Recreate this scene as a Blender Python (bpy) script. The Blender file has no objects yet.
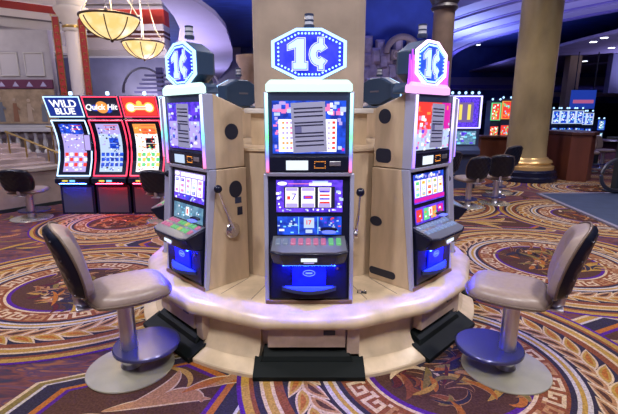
import bpy, math, random
from mathutils import Vector, Matrix
PI = math.pi
rnd = random.Random(7)
sc = bpy.context.scene
COL = sc.collection
sc.view_settings.view_transform = 'Standard'
sc.view_settings.look = 'None'
sc.view_settings.gamma = 1
sc.view_settings.use_curve_mapping = False
sc.view_settings.exposure = 0.0

# ------------------------------------------------------------------ materials
MATS = {}
def principled(name, col, rough=.5, metal=0., noise=0, scale=20, dark=.5, stretch=(1, 1, 1), bump=0, spec=.5, coat=0, detail=5, light=None):
    if name in MATS: return MATS[name]
    m = bpy.data.materials.new(name); m.use_nodes = True
    nt = m.node_tree; b = nt.nodes['Principled BSDF']
    b.inputs['Roughness'].default_value = rough; b.inputs['Metallic'].default_value = metal
    b.inputs['Specular IOR Level'].default_value = spec
    b.inputs['Coat Weight'].default_value = coat
    b.inputs['Coat Roughness'].default_value = .1
    tc = nt.nodes.new('ShaderNodeTexCoord'); mp = nt.nodes.new('ShaderNodeMapping'); mp.inputs['Scale'].default_value = stretch
    nt.links.new(tc.outputs['Object'], mp.inputs['Vector'])
    nz = nt.nodes.new('ShaderNodeTexNoise'); nz.inputs['Scale'].default_value = scale; nz.inputs['Detail'].default_value = detail
    nt.links.new(mp.outputs['Vector'], nz.inputs['Vector'])
    rp = nt.nodes.new('ShaderNodeValToRGB')
    a = tuple(c * (1 - noise * dark) for c in col); l = light or tuple(min(1, c * (1 + noise * .35)) for c in col)
    rp.color_ramp.elements[0].position = .33; rp.color_ramp.elements[0].color = (*a, 1)
    rp.color_ramp.elements[1].position = .68; rp.color_ramp.elements[1].color = (*l, 1)
    nt.links.new(nz.outputs['Fac'], rp.inputs['Fac']); nt.links.new(rp.outputs['Color'], b.inputs['Base Color'])
    if bump:
        bp = nt.nodes.new('ShaderNodeBump'); bp.inputs['Strength'].default_value = bump; bp.inputs['Distance'].default_value = .01
        nt.links.new(nz.outputs['Fac'], bp.inputs['Height']); nt.links.new(bp.outputs['Normal'], b.inputs['Normal'])
    MATS[name] = m; return m
def emit(name, col=(1,1,1), s=1., noise=0, scale=30, col2=None):
    if name in MATS: return MATS[name]
    m = bpy.data.materials.new(name); m.use_nodes = True
    nt = m.node_tree; b = nt.nodes['Principled BSDF']
    b.inputs['Base Color'].default_value = (*[c * .05 for c in col], 1); b.inputs['Roughness'].default_value = .3
    b.inputs['Emission Strength'].default_value = s; b.inputs['Emission Color'].default_value = (*col, 1)
    if noise:
        tc = nt.nodes.new('ShaderNodeTexCoord')
        nz = nt.nodes.new('ShaderNodeTexNoise'); nz.inputs['Scale'].default_value = scale; nz.inputs['Detail'].default_value = 3
        nt.links.new(tc.outputs['Object'], nz.inputs['Vector'])
        rp = nt.nodes.new('ShaderNodeValToRGB')
        rp.color_ramp.elements[0].position = .38; rp.color_ramp.elements[0].color = (*(col2 or [c * .35 for c in col]), 1)
        rp.color_ramp.elements[1].position = .6; rp.color_ramp.elements[1].color = (*col, 1)
        nt.links.new(nz.outputs['Fac'], rp.inputs['Fac']); nt.links.new(rp.outputs['Color'], b.inputs['Emission Color'])
    MATS[name] = m; return m
def ledramp(name, stops, s, z0, z1):
    m = bpy.data.materials.new(name); m.use_nodes = True
    nt = m.node_tree; b = nt.nodes['Principled BSDF']
    tc = nt.nodes.new('ShaderNodeTexCoord'); sp = nt.nodes.new('ShaderNodeSeparateXYZ'); mr = nt.nodes.new('ShaderNodeMapRange')
    mr.inputs['From Min'].default_value = z0; mr.inputs['From Max'].default_value = z1
    nt.links.new(tc.outputs['Object'], sp.inputs[0]); nt.links.new(sp.outputs['Z'], mr.inputs['Value'])
    rp = nt.nodes.new('ShaderNodeValToRGB'); e = rp.color_ramp.elements
    for i, (p, c) in enumerate(stops):
        k = e[i] if i < 2 else e.new(p)
        k.position = p; k.color = (*c, 1)
    nt.links.new(mr.outputs[0], rp.inputs['Fac']); nt.links.new(rp.outputs['Color'], b.inputs['Emission Color'])
    b.inputs['Emission Strength'].default_value = s; b.inputs['Base Color'].default_value = (.3, .3, .3, 1)
    return m
P = principled; Em = emit
marble = P('beige_laminate', (.66, .52, .35), .25, noise=.28, scale=9, stretch=(1, 1, .35), detail=9)
lam = P('oak_laminate', (.60, .46, .31), .3, noise=.28, scale=7, stretch=(2.2, 2.2, .5), detail=9)
lampink = P('plinth_laminate', (.54, .41, .32), .35, noise=.3, scale=14, detail=9)
colmar = P('column_marble', (.45, .36, .29), .35, noise=.5, scale=3, detail=8)
black = P('black_gloss', (.009, .011, .03), .25, spec=.3)
blackm = P('black_matt', (.012, .018, .02), .55)
navy = P('navy_plastic', (.035, .05, .11), .35)
chrome = P('chrome', (.75, .75, .8), .2, 1)
brushed = P('brushed_steel', (.62, .62, .7), .32, .9, noise=.2, scale=60, stretch=(1, 1, .05))
fin = P('silver_trim', (.46, .48, .68), .3, .25)
dark = P('dark_cutout', (.015, .02, .045), .4)
seatm = P('taupe_vinyl', (.33, .25, .21), .33, noise=.15, scale=40, bump=.05)
seatp = P('brown_piping', (.13, .085, .06), .4)
quilt = P('quilted_black', (.006, .007, .016), .28, spec=.35)
plate = P('cream_steel_plate', (.66, .62, .46), .2, .6, noise=.15, scale=8)
discm = P('purple_grey_disc', (.055, .055, .16), .22, .3)
rubber = P('black_rubber', (.003, .006, .006), .6, spec=.2)
cream = P('cream_paint', (.62, .58, .55), .6, noise=.12, scale=6)
greywall = P('grey_panel', (.33, .31, .34), .7, noise=.2, scale=4)
redp = P('red_paint', (.36, .03, .03), .5)
brass = P('brass', (.6, .42, .15), .3, .9)
gold = P('gold_leaf', (.5, .32, .1), .35, .8, noise=.4, scale=20)
paper = P('notice_paper', (.42, .45, .68), .6)
inkm = P('notice_ink', (.02, .02, .08), .7)
wood = P('red_brown_wood', (.12, .035, .02), .35, noise=.4, scale=5, stretch=(1, 1, .2))
white = Em('neon_white', (.36, .62, 1), 2.3)
wsoft = Em('soft_white', (.8, .88, 1), 1.15)
blueglow = Em('blue_glow', (.0012, .004, 1), 5, noise=1, scale=14, col2=(.001, .002, .3))
shelfglow = Em('blue_shelf', (.008, .016, 1), 7)
bluebulb = Em('blue_bulb', (.3, .6, 1), 3)
cyan = Em('cyan_light', (.1, .7, 1), 1.6)
red_e = Em('red_light', (1, .03, .04), 1.8)
magenta = Em('magenta_light', (1, .12, .8), 1.6)
orange_e = Em('orange_light', (1, .35, .05), 1.5)
yellow_e = Em('yellow_light', (1, .75, .2), 1.3)
green_e = Em('green_light', (.1, .9, .25), 1.)
violet = Em('violet_light', (.2, .1, 1), 1.2)

# ------------------------------------------------------------------ mesh builder
class B:
    def __init__(s): s.v = []; s.f = []; s.m = []; s.M = Matrix.Identity(4)
    def add(s, vs, fs, m=0):
        o = len(s.v); s.v += [tuple(s.M @ Vector(p)) for p in vs]
        s.f += [tuple(i + o for i in f) for f in fs]; s.m += [m] * len(fs)
    def box(s, x0, x1, y0, y1, z0, z1, m=0):
        s.add([(x0, y0, z0), (x1, y0, z0), (x1, y1, z0), (x0, y1, z0), (x0, y0, z1), (x1, y0, z1), (x1, y1, z1), (x0, y1, z1)],
              [(0, 3, 2, 1), (4, 5, 6, 7), (0, 1, 5, 4), (1, 2, 6, 5), (2, 3, 7, 6), (3, 0, 4, 7)], m)
    def hexa(s, p, m=0):   # 8 points bottom ccw, top ccw
        s.add(p, [(0, 3, 2, 1), (4, 5, 6, 7), (0, 1, 5, 4), (1, 2, 6, 5), (2, 3, 7, 6), (3, 0, 4, 7)], m)
    def poly(s, pts, m=0): s.add(pts, [tuple(range(len(pts)))], m)
    def prism(s, a, b, m=0):   # a, b: matching loops
        n = len(a); s.add(list(a) + list(b), [tuple(range(n))[::-1], tuple(range(n, 2 * n))] + [(i, (i + 1) % n, n + (i + 1) % n, n + i) for i in range(n)], m)
    def ex(s, prof, x0, x1, m=0, w1=None):  # (y,z) profile extruded on x
        s.prism([(x0, y, z) for y, z in prof], [(x1, y, z) for y, z in prof], m)
    def exy(s, prof, y0, y1, m=0):  # (x,z) outline extruded on y
        s.prism([(x, y0, z) for x, z in prof][::-1], [(x, y1, z) for x, z in prof][::-1], m)
    def exz(s, prof, z0, z1, m=0):
        s.prism([(x, y, z0) for x, y in prof], [(x, y, z1) for x, y in prof], m)
    def loft(s, loops, m=0, caps=True):
        n = len(loops[0]); vs = [p for l in loops for p in l]; fs = []
        for k in range(len(loops) - 1):
            for i in range(n): j = (i + 1) % n; fs.append((k * n + i, k * n + j, (k + 1) * n + j, (k + 1) * n + i))
        if caps: fs += [tuple(range(n))[::-1], tuple((len(loops) - 1) * n + i for i in range(n))]
        s.add(vs, fs, m)
    def lathe(s, prof, seg=32, m=0, c=(0, 0), a0=0, caps=True):
        s.loft([[(c[0] + r * math.cos(a0 + 2 * PI * i / seg), c[1] + r * math.sin(a0 + 2 * PI * i / seg), z) for i in range(seg)] for r, z in prof], m, caps)
    def tube(s, pts, r, m=0, seg=8, closed=False):
        pts = [Vector(p) for p in pts]; n = len(pts); loops = []; up = Vector((0, 0, 1))
        for i in range(n):
            if closed: t = pts[(i + 1) % n] - pts[i - 1]
            else: t = pts[min(i + 1, n - 1)] - pts[max(i - 1, 0)]
            t.normalize(); a = t.cross(up)
            if a.length < .05: a = t.cross(Vector((1, 0, 0)))
            a.normalize(); b = a.cross(t)
            rr = r[i] if isinstance(r, (list, tuple)) else r
            loops.append([tuple(pts[i] + a * rr * math.cos(2 * PI * k / seg) + b * rr * math.sin(2 * PI * k / seg)) for k in range(seg)])
        if closed: loops.append(loops[0])
        s.loft(loops, m, not closed)
    def disc(s, c, r, ax, m=0, h=.01, seg=24, ry=None):  # ax: 'x' or 'y' normal
        ry = ry or r; f = []
        for d in (0, h):
            l = []
            for i in range(seg):
                a = 2 * PI * i / seg; u = r * math.cos(a); w = ry * math.sin(a)
                l.append((c[0] + d, c[1] + u, c[2] + w) if ax == 'x' else (c[0] + u, c[1] + d, c[2] + w))
            f.append(l)
        s.prism(f[0], f[1], m)
    def ball(s, c, r, m=0, seg=12):
        n = seg // 2
        s.loft([[(c[0] + r * math.sin(PI * (k + .02) / (n + .04)) * math.cos(2 * PI * i / seg), c[1] + r * math.sin(PI * (k + .02) / (n + .04)) * math.sin(2 * PI * i / seg), c[2] - r * math.cos(PI * (k + .02) / (n + .04))) for i in range(seg)] for k in range(n + 1)], m)
    def build(s, name, mats, parent=None, smooth=35, bevel=0, loc=None, rz=0):
        me = bpy.data.meshes.new(name); me.from_pydata(s.v, [], s.f)
        if not isinstance(mats, (list, tuple)): mats = [mats]
        for m in mats: me.materials.append(m)
        me.polygons.foreach_set('material_index', s.m)
        import bmesh
        bm = bmesh.new(); bm.from_mesh(me); bmesh.ops.recalc_face_normals(bm, faces=bm.faces); bm.to_mesh(me); bm.free()
        if smooth:
            me.polygons.foreach_set('use_smooth', [True] * len(me.polygons)); me.set_sharp_from_angle(angle=math.radians(smooth))
        o = bpy.data.objects.new(name, me); COL.objects.link(o)
        if parent: o.parent = parent
        if loc: o.location = loc
        o.rotation_euler.z = rz
        if bevel:
            b = o.modifiers.new('bevel', 'BEVEL'); b.width = bevel; b.segments = 2; b.limit_method = 'ANGLE'; b.angle_limit = math.radians(40)
        return o
def text_into(b, s, size, cx, y, cz, m, ext=.002, off=0, sx=1, slant=0):
    cu = bpy.data.curves.new('txt', 'FONT'); cu.body = s; cu.size = size; cu.extrude = ext; cu.offset = off; cu.align_x = 'CENTER'; cu.shear = slant
    cu.resolution_u = 3
    o = bpy.data.objects.new('txt', cu); COL.objects.link(o)
    bpy.context.view_layer.update()
    me = bpy.data.meshes.new_from_object(o.evaluated_get(bpy.context.evaluated_depsgraph_get()))
    zs = [v.co.y for v in me.vertices]; mz = (max(zs) + min(zs)) / 2; xs = [v.co.x for v in me.vertices]; mx = (max(xs) + min(xs)) / 2
    b.add([(cx + (v.co.x - mx) * sx, y - v.co.z, cz + v.co.y - mz) for v in me.vertices], [tuple(p.vertices) for p in me.polygons], m)
    bpy.data.objects.remove(o); bpy.data.meshes.remove(me); bpy.data.curves.remove(cu)
def tag(o, label=None, cat=None, group=None, kind=None):
    if label: o['label'] = label
    if cat: o['category'] = cat
    if group: o['group'] = group
    if kind: o['kind'] = kind
    return o
def empty(name, loc, rz=0, label=None, cat=None, group=None):
    o = bpy.data.objects.new(name, None); COL.objects.link(o); o.location = loc; o.rotation_euler.z = rz; o.empty_display_size = .1
    return tag(o, label, cat, group)
def copy_tree(o, parent=None, skip=()):
    c = o.copy(); COL.objects.link(c); c.parent = parent
    for ch in list(o.children):
        if ch.name.split('.')[0] not in skip: copy_tree(ch, c)
    return c
def struct(o): o['kind'] = 'structure'; return o

# ------------------------------------------------------------------ carpet (floor with woven pattern as inlaid coloured shapes)
CK = {}
def ck(name, c, n=.5):
    m = P('carpet_' + name, c, .95, noise=n, scale=90, spec=.1, detail=3, dark=.7, bump=.3); CK[name] = (len(CK), m); return m
ck('navy', (0.030, 0.024, 0.040)); ck('wine', (0.086, 0.018, 0.022)); ck('rust', (0.189, 0.056, 0.025)); ck('gold', (0.361, 0.208, 0.043)); ck('cream', (0.499, 0.360, 0.216))
ck('purple', (0.073, 0.016, 0.173)); ck('pale', (0.430, 0.368, 0.331)); ck('tan', (0.327, 0.160, 0.072)); ck('brown', (0.073, 0.032, 0.023)); ck('orange', (0.327, 0.104, 0.022)); ck('olive', (0.172, 0.120, 0.036))
# base weave: dark streaks of brown, wine and navy
bmat = bpy.data.materials.new('carpet_ground'); bmat.use_nodes = True
nt = bmat.node_tree; bs = nt.nodes['Principled BSDF']; bs.inputs['Roughness'].default_value = .95; bs.inputs['Specular IOR Level'].default_value = .1
tc = nt.nodes.new('ShaderNodeTexCoord'); mp = nt.nodes.new('ShaderNodeMapping'); mp.inputs['Scale'].default_value = (2.2, 7, 1); mp.inputs['Rotation'].default_value = (0, 0, .5)
nz = nt.nodes.new('ShaderNodeTexNoise'); nz.inputs['Scale'].default_value = 1.6; nz.inputs['Detail'].default_value = 6; nz.inputs['Distortion'].default_value = 1.2
rp = nt.nodes.new('ShaderNodeValToRGB'); e = rp.color_ramp.elements
for i, (p, c) in enumerate([(.3, (.03, .03, .05)), (.8, (.3, .17, .07)), (.42, (.07, .03, .04)), (.5, (.15, .05, .035)), (.58, (.06, .035, .07)), (.66, (.22, .08, .035))]):
    k = e[i] if i < 2 else e.new(p)
    k.position = p; k.color = (*c, 1)
nt.links.new(tc.outputs['Object'], mp.inputs[0]); nt.links.new(mp.outputs[0], nz.inputs['Vector']); nt.links.new(nz.outputs['Fac'], rp.inputs['Fac']); nt.links.new(rp.outputs[0], bs.inputs['Base Color'])
carpet = B(); NB = len(CK)
carpet.box(-16, 20, -4, 26, -.1, 0, NB)
LZ = .0005; CNT = [0]
def cp(pts, col, layer): z = LZ * layer + 1.3e-5 * (CNT[0] % 31); carpet.poly([(x, y, z) for x, y in pts], CK[col][0])
def strip(pts, w0, col, layer, closed=False, taper=False):
    CNT[0] += 1
    n = len(pts); L = []; R = []
    for i in range(n):
        a = pts[(i + 1) % n] if (closed or i < n - 1) else pts[i]; b = pts[i - 1] if (closed or i > 0) else pts[i]
        dx, dy = a[0] - b[0], a[1] - b[1]; d = math.hypot(dx, dy) or 1; nx, ny = -dy / d, dx / d
        w = w0 * (math.sin(PI * (i + .15) / (n - .7)) ** .7 if taper else 1) / 2
        L.append((pts[i][0] + nx * w, pts[i][1] + ny * w)); R.append((pts[i][0] - nx * w, pts[i][1] - ny * w))
    for i in range(n if closed else n - 1):
        j = (i + 1) % n; cp([R[i], R[j], L[j], L[i]], col, layer)
def ring(cx, cy, r0, r1, col, layer, seg=72, a0=0, a1=2 * PI, ey=1):
    CNT[0] += 1
    for i in range(seg):
        t = a0 + (a1 - a0) * i / seg; u = a0 + (a1 - a0) * (i + 1) / seg
        q = [(r0, t), (r1, t), (r1, u), (r0, u)] if r0 > 0 else [(0, t), (r1, t), (r1, u)]
        cp([(cx + r * math.cos(a), cy + ey * r * math.sin(a)) for r, a in q], col, layer)
def leaf(x, y, ang, L, W, cols, layer, bend=.25):
    CNT[0] += 1
    for k, (c, s) in enumerate(zip(cols, (1, .72, .34))):
        l = []; r = []
        for i in range(9):
            t = i / 8; u = (t - .5) * L * (s ** .5) ; w = W * s * math.sin(PI * min(1, t * 1.0) ** .8) / 2 + .0005
            o = bend * L * (.25 - (t - .5) ** 2)
            l.append((u, o + w)); r.append((u, o - w))
        ca, sa = math.cos(ang), math.sin(ang)
        pts = [(x + a * ca - b * sa, y + a * sa + b * ca) for a, b in r + l[::-1]]
        cp(pts, c, layer + k)
def scroll(x, y, ang, L, curl, w, col, layer, out='cream'):
    pts = []; px, py, a = x, y, ang; n = 12
    for i in range(n):
        pts.append((px, py)); a += curl * (i / n + .3); px += math.cos(a) * L / n; py += math.sin(a) * L / n
    if out: strip(pts, w * 1.35, out, layer, taper=True)
    strip(pts, w, col, layer + 1, taper=True)
def medallion(cx, cy, s=1., rot=0, seed=1, full=True, ey=1.):
    R = lambda a, b, c, l=5: ring(cx, cy, a * s, b * s, c, l, ey=ey)
    for a, b, c in [(1.235, 1.26, 'purple'), (1.19, 1.235, 'gold'), (1.165, 1.19, 'rust'), (1.13, 1.165, 'navy'), (1.11, 1.13, 'cream'), (1.07, 1.11, 'gold'), (1.05, 1.07, 'cream'), (1.0, 1.05, 'rust'), (.77, 1.0, 'navy'),
                    (.745, .77, 'pale'), (.72, .745, 'gold'), (.70, .72, 'pale'), (.67, .70, 'navy'), (.52, .67, 'rust'), (.50, .52, 'cream'), (.47, .5, 'purple'), (0, .47, 'brown')]: R(a, b, c)
    n = 38
    for i in range(n):   # leaf garland
        for sg in (-1, 1):
            a = rot + 2 * PI * (i + (.5 if sg > 0 else 0)) / n; r = (.885 + sg * .055) * s
            leaf(cx + r * math.cos(a), cy + ey * r * math.sin(a), a + PI / 2 - sg * .42, .235 * s, .088 * s, ('cream', 'gold' if sg > 0 else 'tan', 'orange' if sg > 0 else 'brown'), 6, .2 * sg)
    n = 26 if full else 0; cell = [(0, 0, 1, 5), (1, 4, 5, 5), (4, 1, 5, 4), (2, 1, 4, 2), (2, 2, 3, 3), (5, 0, 6.2, 1), (1, 0, 1.6, 1)]
    for i in range(n):   # greek key
        for x0, y0, x1, y1 in cell:
            aa = [rot + 2 * PI * (i + u / 6.2) / n for u in (x0, x1)]; rr = [(.54 + .022 * v) * s for v in (y0, y1)]
            cp([(cx + rr[p] * math.cos(aa[q]), cy + ey * rr[p] * math.sin(aa[q])) for p, q in ((0, 0), (1, 0), (1, 1), (0, 1))], 'cream' if i % 3 else 'tan', 6)
    g = random.Random(seed)
    for i in range(105 if full else 14):
        a = g.uniform(0, 2 * PI); r = .40 * s * g.random() ** .5
        scroll(cx + r * math.cos(a), cy + ey * r * math.sin(a), g.gauss(rot, .8), g.uniform(.12, .34) * s, g.uniform(-.35, .35), g.uniform(.018, .05) * s, g.choice(['rust', 'tan', 'orange', 'brown', 'navy', 'gold', 'navy', 'rust', 'olive', 'cream', 'wine', 'brown']), 7 + (i % 3), out=g.choice([None, 'navy', 'navy', 'tan']))
def frame(cx, cy, hx, hy, rot, cut=.35, seed=0):
    def o(k, c):
        hxk, hyk, ct = hx * k, hy * k, cut * k
        p = [(-hxk, 0), (-hxk + ct, hyk), (hxk - ct, hyk), (hxk, 0), (hxk - ct, -hyk), (-hxk + ct, -hyk)]
        ca, sa = math.cos(rot), math.sin(rot)
        return [(cx + a * ca - b * sa, cy + a * sa + b * ca) for a, b in p]
    for k, c, l in ((1, 'pale', 1), (.96, 'gold', 2), (.89, 'cream', 3), (.86, 'navy', 4)): pass
    ks = [(1, .965, 'cream'), (.965, .90, 'olive' if seed % 2 else 'gold'), (.90, .87, 'pale'), (.87, .72, 'navy'), (.72, .66, 'orange'), (.66, .62, 'purple')]
    for a, b, c in ks:
        A, Bq = o(a, 0), o(b, 0)
        for i in range(6): j = (i + 1) % 6; cp([Bq[i], A[i], A[j], Bq[j]], c, 2)
    cp(o(.62, 0), 'brown', 2)
    g = random.Random(seed)
    for i in range(7):
        u = (i - 3) / 3 * hx * .5
        scroll(cx + u * math.cos(rot), cy + u * math.sin(rot), rot + g.choice([0, PI]) + g.uniform(-.4, .4), hx * g.uniform(.4, .8), g.uniform(-.25, .25), hy * .16, g.choice(['gold', 'orange', 'tan']), 3 + 0, out='cream')
MED = [(.83, 2.27, 1., .3, 3), (2.5, 4.1, 1., .6, 5), (-2.05, 3.42, 1.1, .25, 8), (-2.7, 5.75, .9, 0, 11), (4.25, 6.1, 1., .2, 12), (5.9, 8.4, 1, 0, 13), (-.2, 5.4, 1, 0, 14), (2.0, 7.0, 1, 0, 15), (3.6, 9.6, 1, 0, 16), (7.6, 6.4, 1, 0, 18), (4.9, 3.4, 1, .2, 19), (7.7, 10.9, 1, 0, 20), (-4.6, 2.3, 1, 0, 21), (10, 9, 1, 0, 22), (1, 10.6, 1, 0, 23), (10, 13, 1, 0, 24), (5.5, 12.5, 1, 0, 25), (-5.2, 4.6, .8, 0, 26)]
# free scroll work between the medallions
g = random.Random(4)
for i in range(900):
    x = g.uniform(-6, 11); y = 1 + 12 * g.random() ** 1.4
    if any(math.hypot(x - m[0], y - m[1]) < 1.0 * m[2] for m in MED): continue
    if -3.5 > x and y > 6.6: continue
    scroll(x, y, g.gauss(.5, .9), g.uniform(.25, .6), g.uniform(-.4, .4), g.uniform(.03, .075), g.choice(['gold', 'rust', 'tan', 'olive', 'brown', 'orange', 'rust']), (0.5 if i % 2 else 1.2), out=g.choice([None, 'cream', 'brown', 'purple', None]))
frame(-.95, 1.90, .80, .40, .38, .3, 1); frame(-2.6, 1.75, .8, .4, .3, .3, 3)
frame(-1.35, 4.75, .95, .5, .1, .35, 2)
frame(2.6, 5.75, 1.1, .42, -.15, .4, 4)
frame(2.45, 2.35, .8, .4, -.5, .3, 6)
frame(4.7, 4.7, .8, .4, .3, .3, 8)
frame(-.3, 7.3, 1, .45, 0, .3, 10); frame(6.2, 6.7, .7, .5, 0, .3, 12); frame(3.4, 8.1, .9, .4, 0, .3, 14)
for i, (x, y, s, r, k) in enumerate(MED): medallion(x, y, s, r, k, full=i < 6, ey=.85 if i == 2 else 1)
ff = carpet.build('floor', [CK[k][1] for k in CK] + [bmat], smooth=0); struct(ff)

# ------------------------------------------------------------------ room shell
blueceil = P('blue_lit_paint', (.045, .085, .38), .6, noise=.5, scale=1.5, stretch=(1, 4, 1))  # blue of the cove lighting is put into this base colour
lav = P('lavender_soffit', (.30, .27, .50), .7, noise=.08, scale=2)
lavl = P('lavender_band', (.25, .24, .46), .7)
lavd = P('violet_band', (.13, .11, .42), .7)
darkb = P('dark_backdrop', (.02, .025, .07), .7, noise=.6, scale=2)
duskwall = P('dusk_wall', (.17, .16, .24), .7, noise=.3, scale=2)
def sbox(name, m, *a, bevel=0):
    b = B(); b.box(*a); return struct(b.build(name, m, bevel=bevel))
sbox('wall_back', darkb, -16, 20, 26, 26.2, 0, 6)
sbox('wall_left', greywall, -16.2, -16, -4, 26, 0, 6)
sbox('wall_right', darkb, 20, 20.2, -4, 26, 0, 6)
sbox('wall_front', duskwall, -16, 20, -4.2, -4, 0, 6)
sbox('ceiling', blueceil, -16, 20, -4, 26, 5.4, 5.6)
CX, CY = 0., 3.47
# ------------------------------------------------------------------ slot island platform
plat = empty('display_platform', (CX, CY, 0), 0, 'low round beige laminate platform carrying the ring of slot machines', 'platform')
PH = .40
LIFT = .0015
b = B(); a0 = PI / 16
b.lathe([(.80, PH - .03), (.80, PH), (1.20, PH), (1.27, PH - .008), (1.32, PH - .03), (1.345, PH - .06), (1.35, PH - .085), (1.335, PH - .108), (1.27, PH - .112)], 16, a0=PI / 2 + a0)
b.build('top_lip', marble, plat, smooth=50)
b = B(); b.lathe([(1.215, .0), (1.215, PH - .1)], 32); b.build('plinth', lampink, plat, smooth=20)
b = B()
for k in range(8):
    for s in (-1, 1):
        t = math.radians(45 * k + s * 17.3)
        u = Vector((math.sin(t), -math.cos(t), 0)); w = Vector((math.cos(t), math.sin(t), 0)) * .0018
        p = [u * .9 - w, u * 1.19 - w, u * 1.19 + w, u * .9 + w]
        b.prism([(q.x, q.y, PH + .0002) for q in p], [(q.x, q.y, PH + .0009) for q in p])
sm = b.build('seam', dark, plat, smooth=0); sm['kind'] = 'stuff'
def arc(b, prof, t0, t1, n=8, m=0):   # revolve closed (r,z) profile between two headings
    b.loft([[(r * math.sin(t0 + (t1 - t0) * i / n), -r * math.cos(t0 + (t1 - t0) * i / n), z) for r, z in prof] for i in range(n + 1)], m)
R_ = math.radians
for k in range(8):
    if k == 4: continue
    c = 45 * k if k < 4 else 45 * k - 360
    b = B(); arc(b, [(1.2, 0), (1.2, .29), (1.235, .29), (1.237, .2), (1.245, .14), (1.262, .105), (1.285, .085), (1.295, .07), (1.38, .03), (1.385, .022), (1.385, .002)], R_(c + 13.6), R_(c + 31.4), 10)
    b.build('skirt', marble, plat, smooth=28)
    # kick panel and foot rest, in the station's own frame
    M = Matrix.Rotation(R_(c), 4, 'Z')
    b = B(); b.M = M; b.box(-.245, .215, -1.262, -1.2, .15, .287); b.box(.225, .30, -1.252, -1.2, .10, .287)
    kp = b.build('kick_panel', lampink, plat, smooth=0, bevel=.003)
    b = B(); b.M = M; b.box(.085, .155, -1.268, -1.258, .232, .262); b.build('grip_slot', dark, kp, smooth=0, bevel=.004)
    b = B(); b.M = M
    b.prism([(-.325, -1.375, .002), (.325, -1.375, .002), (.325, -1.22, .002), (-.325, -1.22, .002)], [(-.325, -1.375, .03), (.325, -1.375, .03), (.325, -1.245, .085), (-.325, -1.245, .085)])
    b.prism([(-.29, -1.285, .07), (.26, -1.285, .07), (.26, -1.2, .07), (-.29, -1.2, .07)], [(-.27, -1.272, .098), (.24, -1.272, .098), (.24, -1.2, .14), (-.27, -1.2, .14)])
    b.build('foot_rest', rubber, plat, smooth=0, bevel=.002)
# core joining the cabinets, and the marble column rising through it
core = empty('core_cladding', (CX, CY, 0), 0, 'wood panelled core filling the gaps between the slot cabinets', 'cladding')
def corepoly(r, z): return [(r * math.sin(R_(45 * k + s * 27.7 - 0)), -r * math.cos(R_(45 * k + s * 27.7)), z) for k in range(8) for s in (-1, 1)]
def star(r, da, z):
    o = []
    for k in range(8):
        for d in (22.5 - da, 22.5 + da):
            t = R_(45 * k + d); o.append((r * math.sin(t), -r * math.cos(t), z))
    return o
b = B(); b.prism(star(.836, 5.4, PH + .001), star(.838, 5.4, 1.27)); b.build('lower_panelling', lam, core, smooth=0)
b = B(); b.prism(star(.85, 5.6, 1.27), star(.85, 5.6, 1.285)); b.build('ledge', marble, core, smooth=0)
b = B(); b.exz([(-.42, -.42), (.42, -.42), (.42, .42), (-.42, .42)], 1.285, 1.51); b.build('upper_panelling', lam, core, smooth=0)
b = B(); b.exz([(-.46, -.46), (.46, -.46), (.46, .46), (-.46, .46)], 1.51, 1.545); b.build('cornice', cream, core, smooth=0, bevel=.006)
b = B(); w = .40; ch = .05
b.exz([(-w, -w + ch), (-w + ch, -w), (w - ch, -w), (w, -w + ch), (w, w - ch), (w - ch, w), (-w + ch, w), (-w, w - ch)], 1.546, 5.4)
o = b.build('centre_column', colmar, smooth=0, bevel=.012, loc=(CX, CY, 0)); struct(o)
tag(o, 'square beige marble column rising behind the middle slot machine', 'column')

# ------------------------------------------------------------------ slot machine of the island
SCR = [Em('screen_purple', (.16, .06, .9), 1.2, noise=1, scale=30, col2=(.05, .03, .5)), Em('screen_white', (.97, .96, 1), 1.4), Em('screen_blue', (.02, .10, .85), 1.1, noise=1, scale=20, col2=(.01, .03, .35)),
       Em('screen_lilac', (.55, .45, .95), 1.), Em('screen_red', (1, .06, .05), 1.), Em('screen_orange', (1, .38, .08), 1.), Em('screen_cyan', (.25, .75, 1), 1.1), Em('screen_pink', (1, .25, .6), 1.),
       dark, Em('screen_teal', (.18, .36, .5), 1., noise=1, scale=25, col2=(.08, .2, .35)), Em('screen_magenta', (.8, .02, .45), 1.), Em('screen_green', (.15, .8, .3), 1.), Em('screen_yellow', (1, .8, .15), 1.), Em('screen_paleblue', (.6, .75, 1), 1.)]
PUR, WHT, BLU, LIL, RED, ORG, CYN, PNK, BLK, TEAL, MAG, GRN, YEL, PAL = range(14)
def q(b, x0, x1, z0, z1, y, m, t=.0015): b.box(x0, x1, y - t, y, z0, z1, m)
def glyphs(b, x0, x1, z0, z1, y, n, cols, s, g):
    for i in range(n):
        x = g.uniform(x0, x1); z = g.uniform(z0, z1); w = s * g.uniform(.5, 1.2); h = s * g.uniform(.4, 1)
        q(b, x - w / 2, x + w / 2, z - h / 2, z + h / 2, y, g.choice(cols), .0012 + .0003 * (i % 3))
TILT = Matrix.Rotation(-math.atan(.085 / .765), 4, 'X')
OCT = [(x * .885, z * .87) for x, z in [(-.075, .146), (.075, .146), (.222, .074), (.222, -.074), (.075, -.146), (-.075, -.146), (-.222, -.074), (-.222, .074)]]
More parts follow.
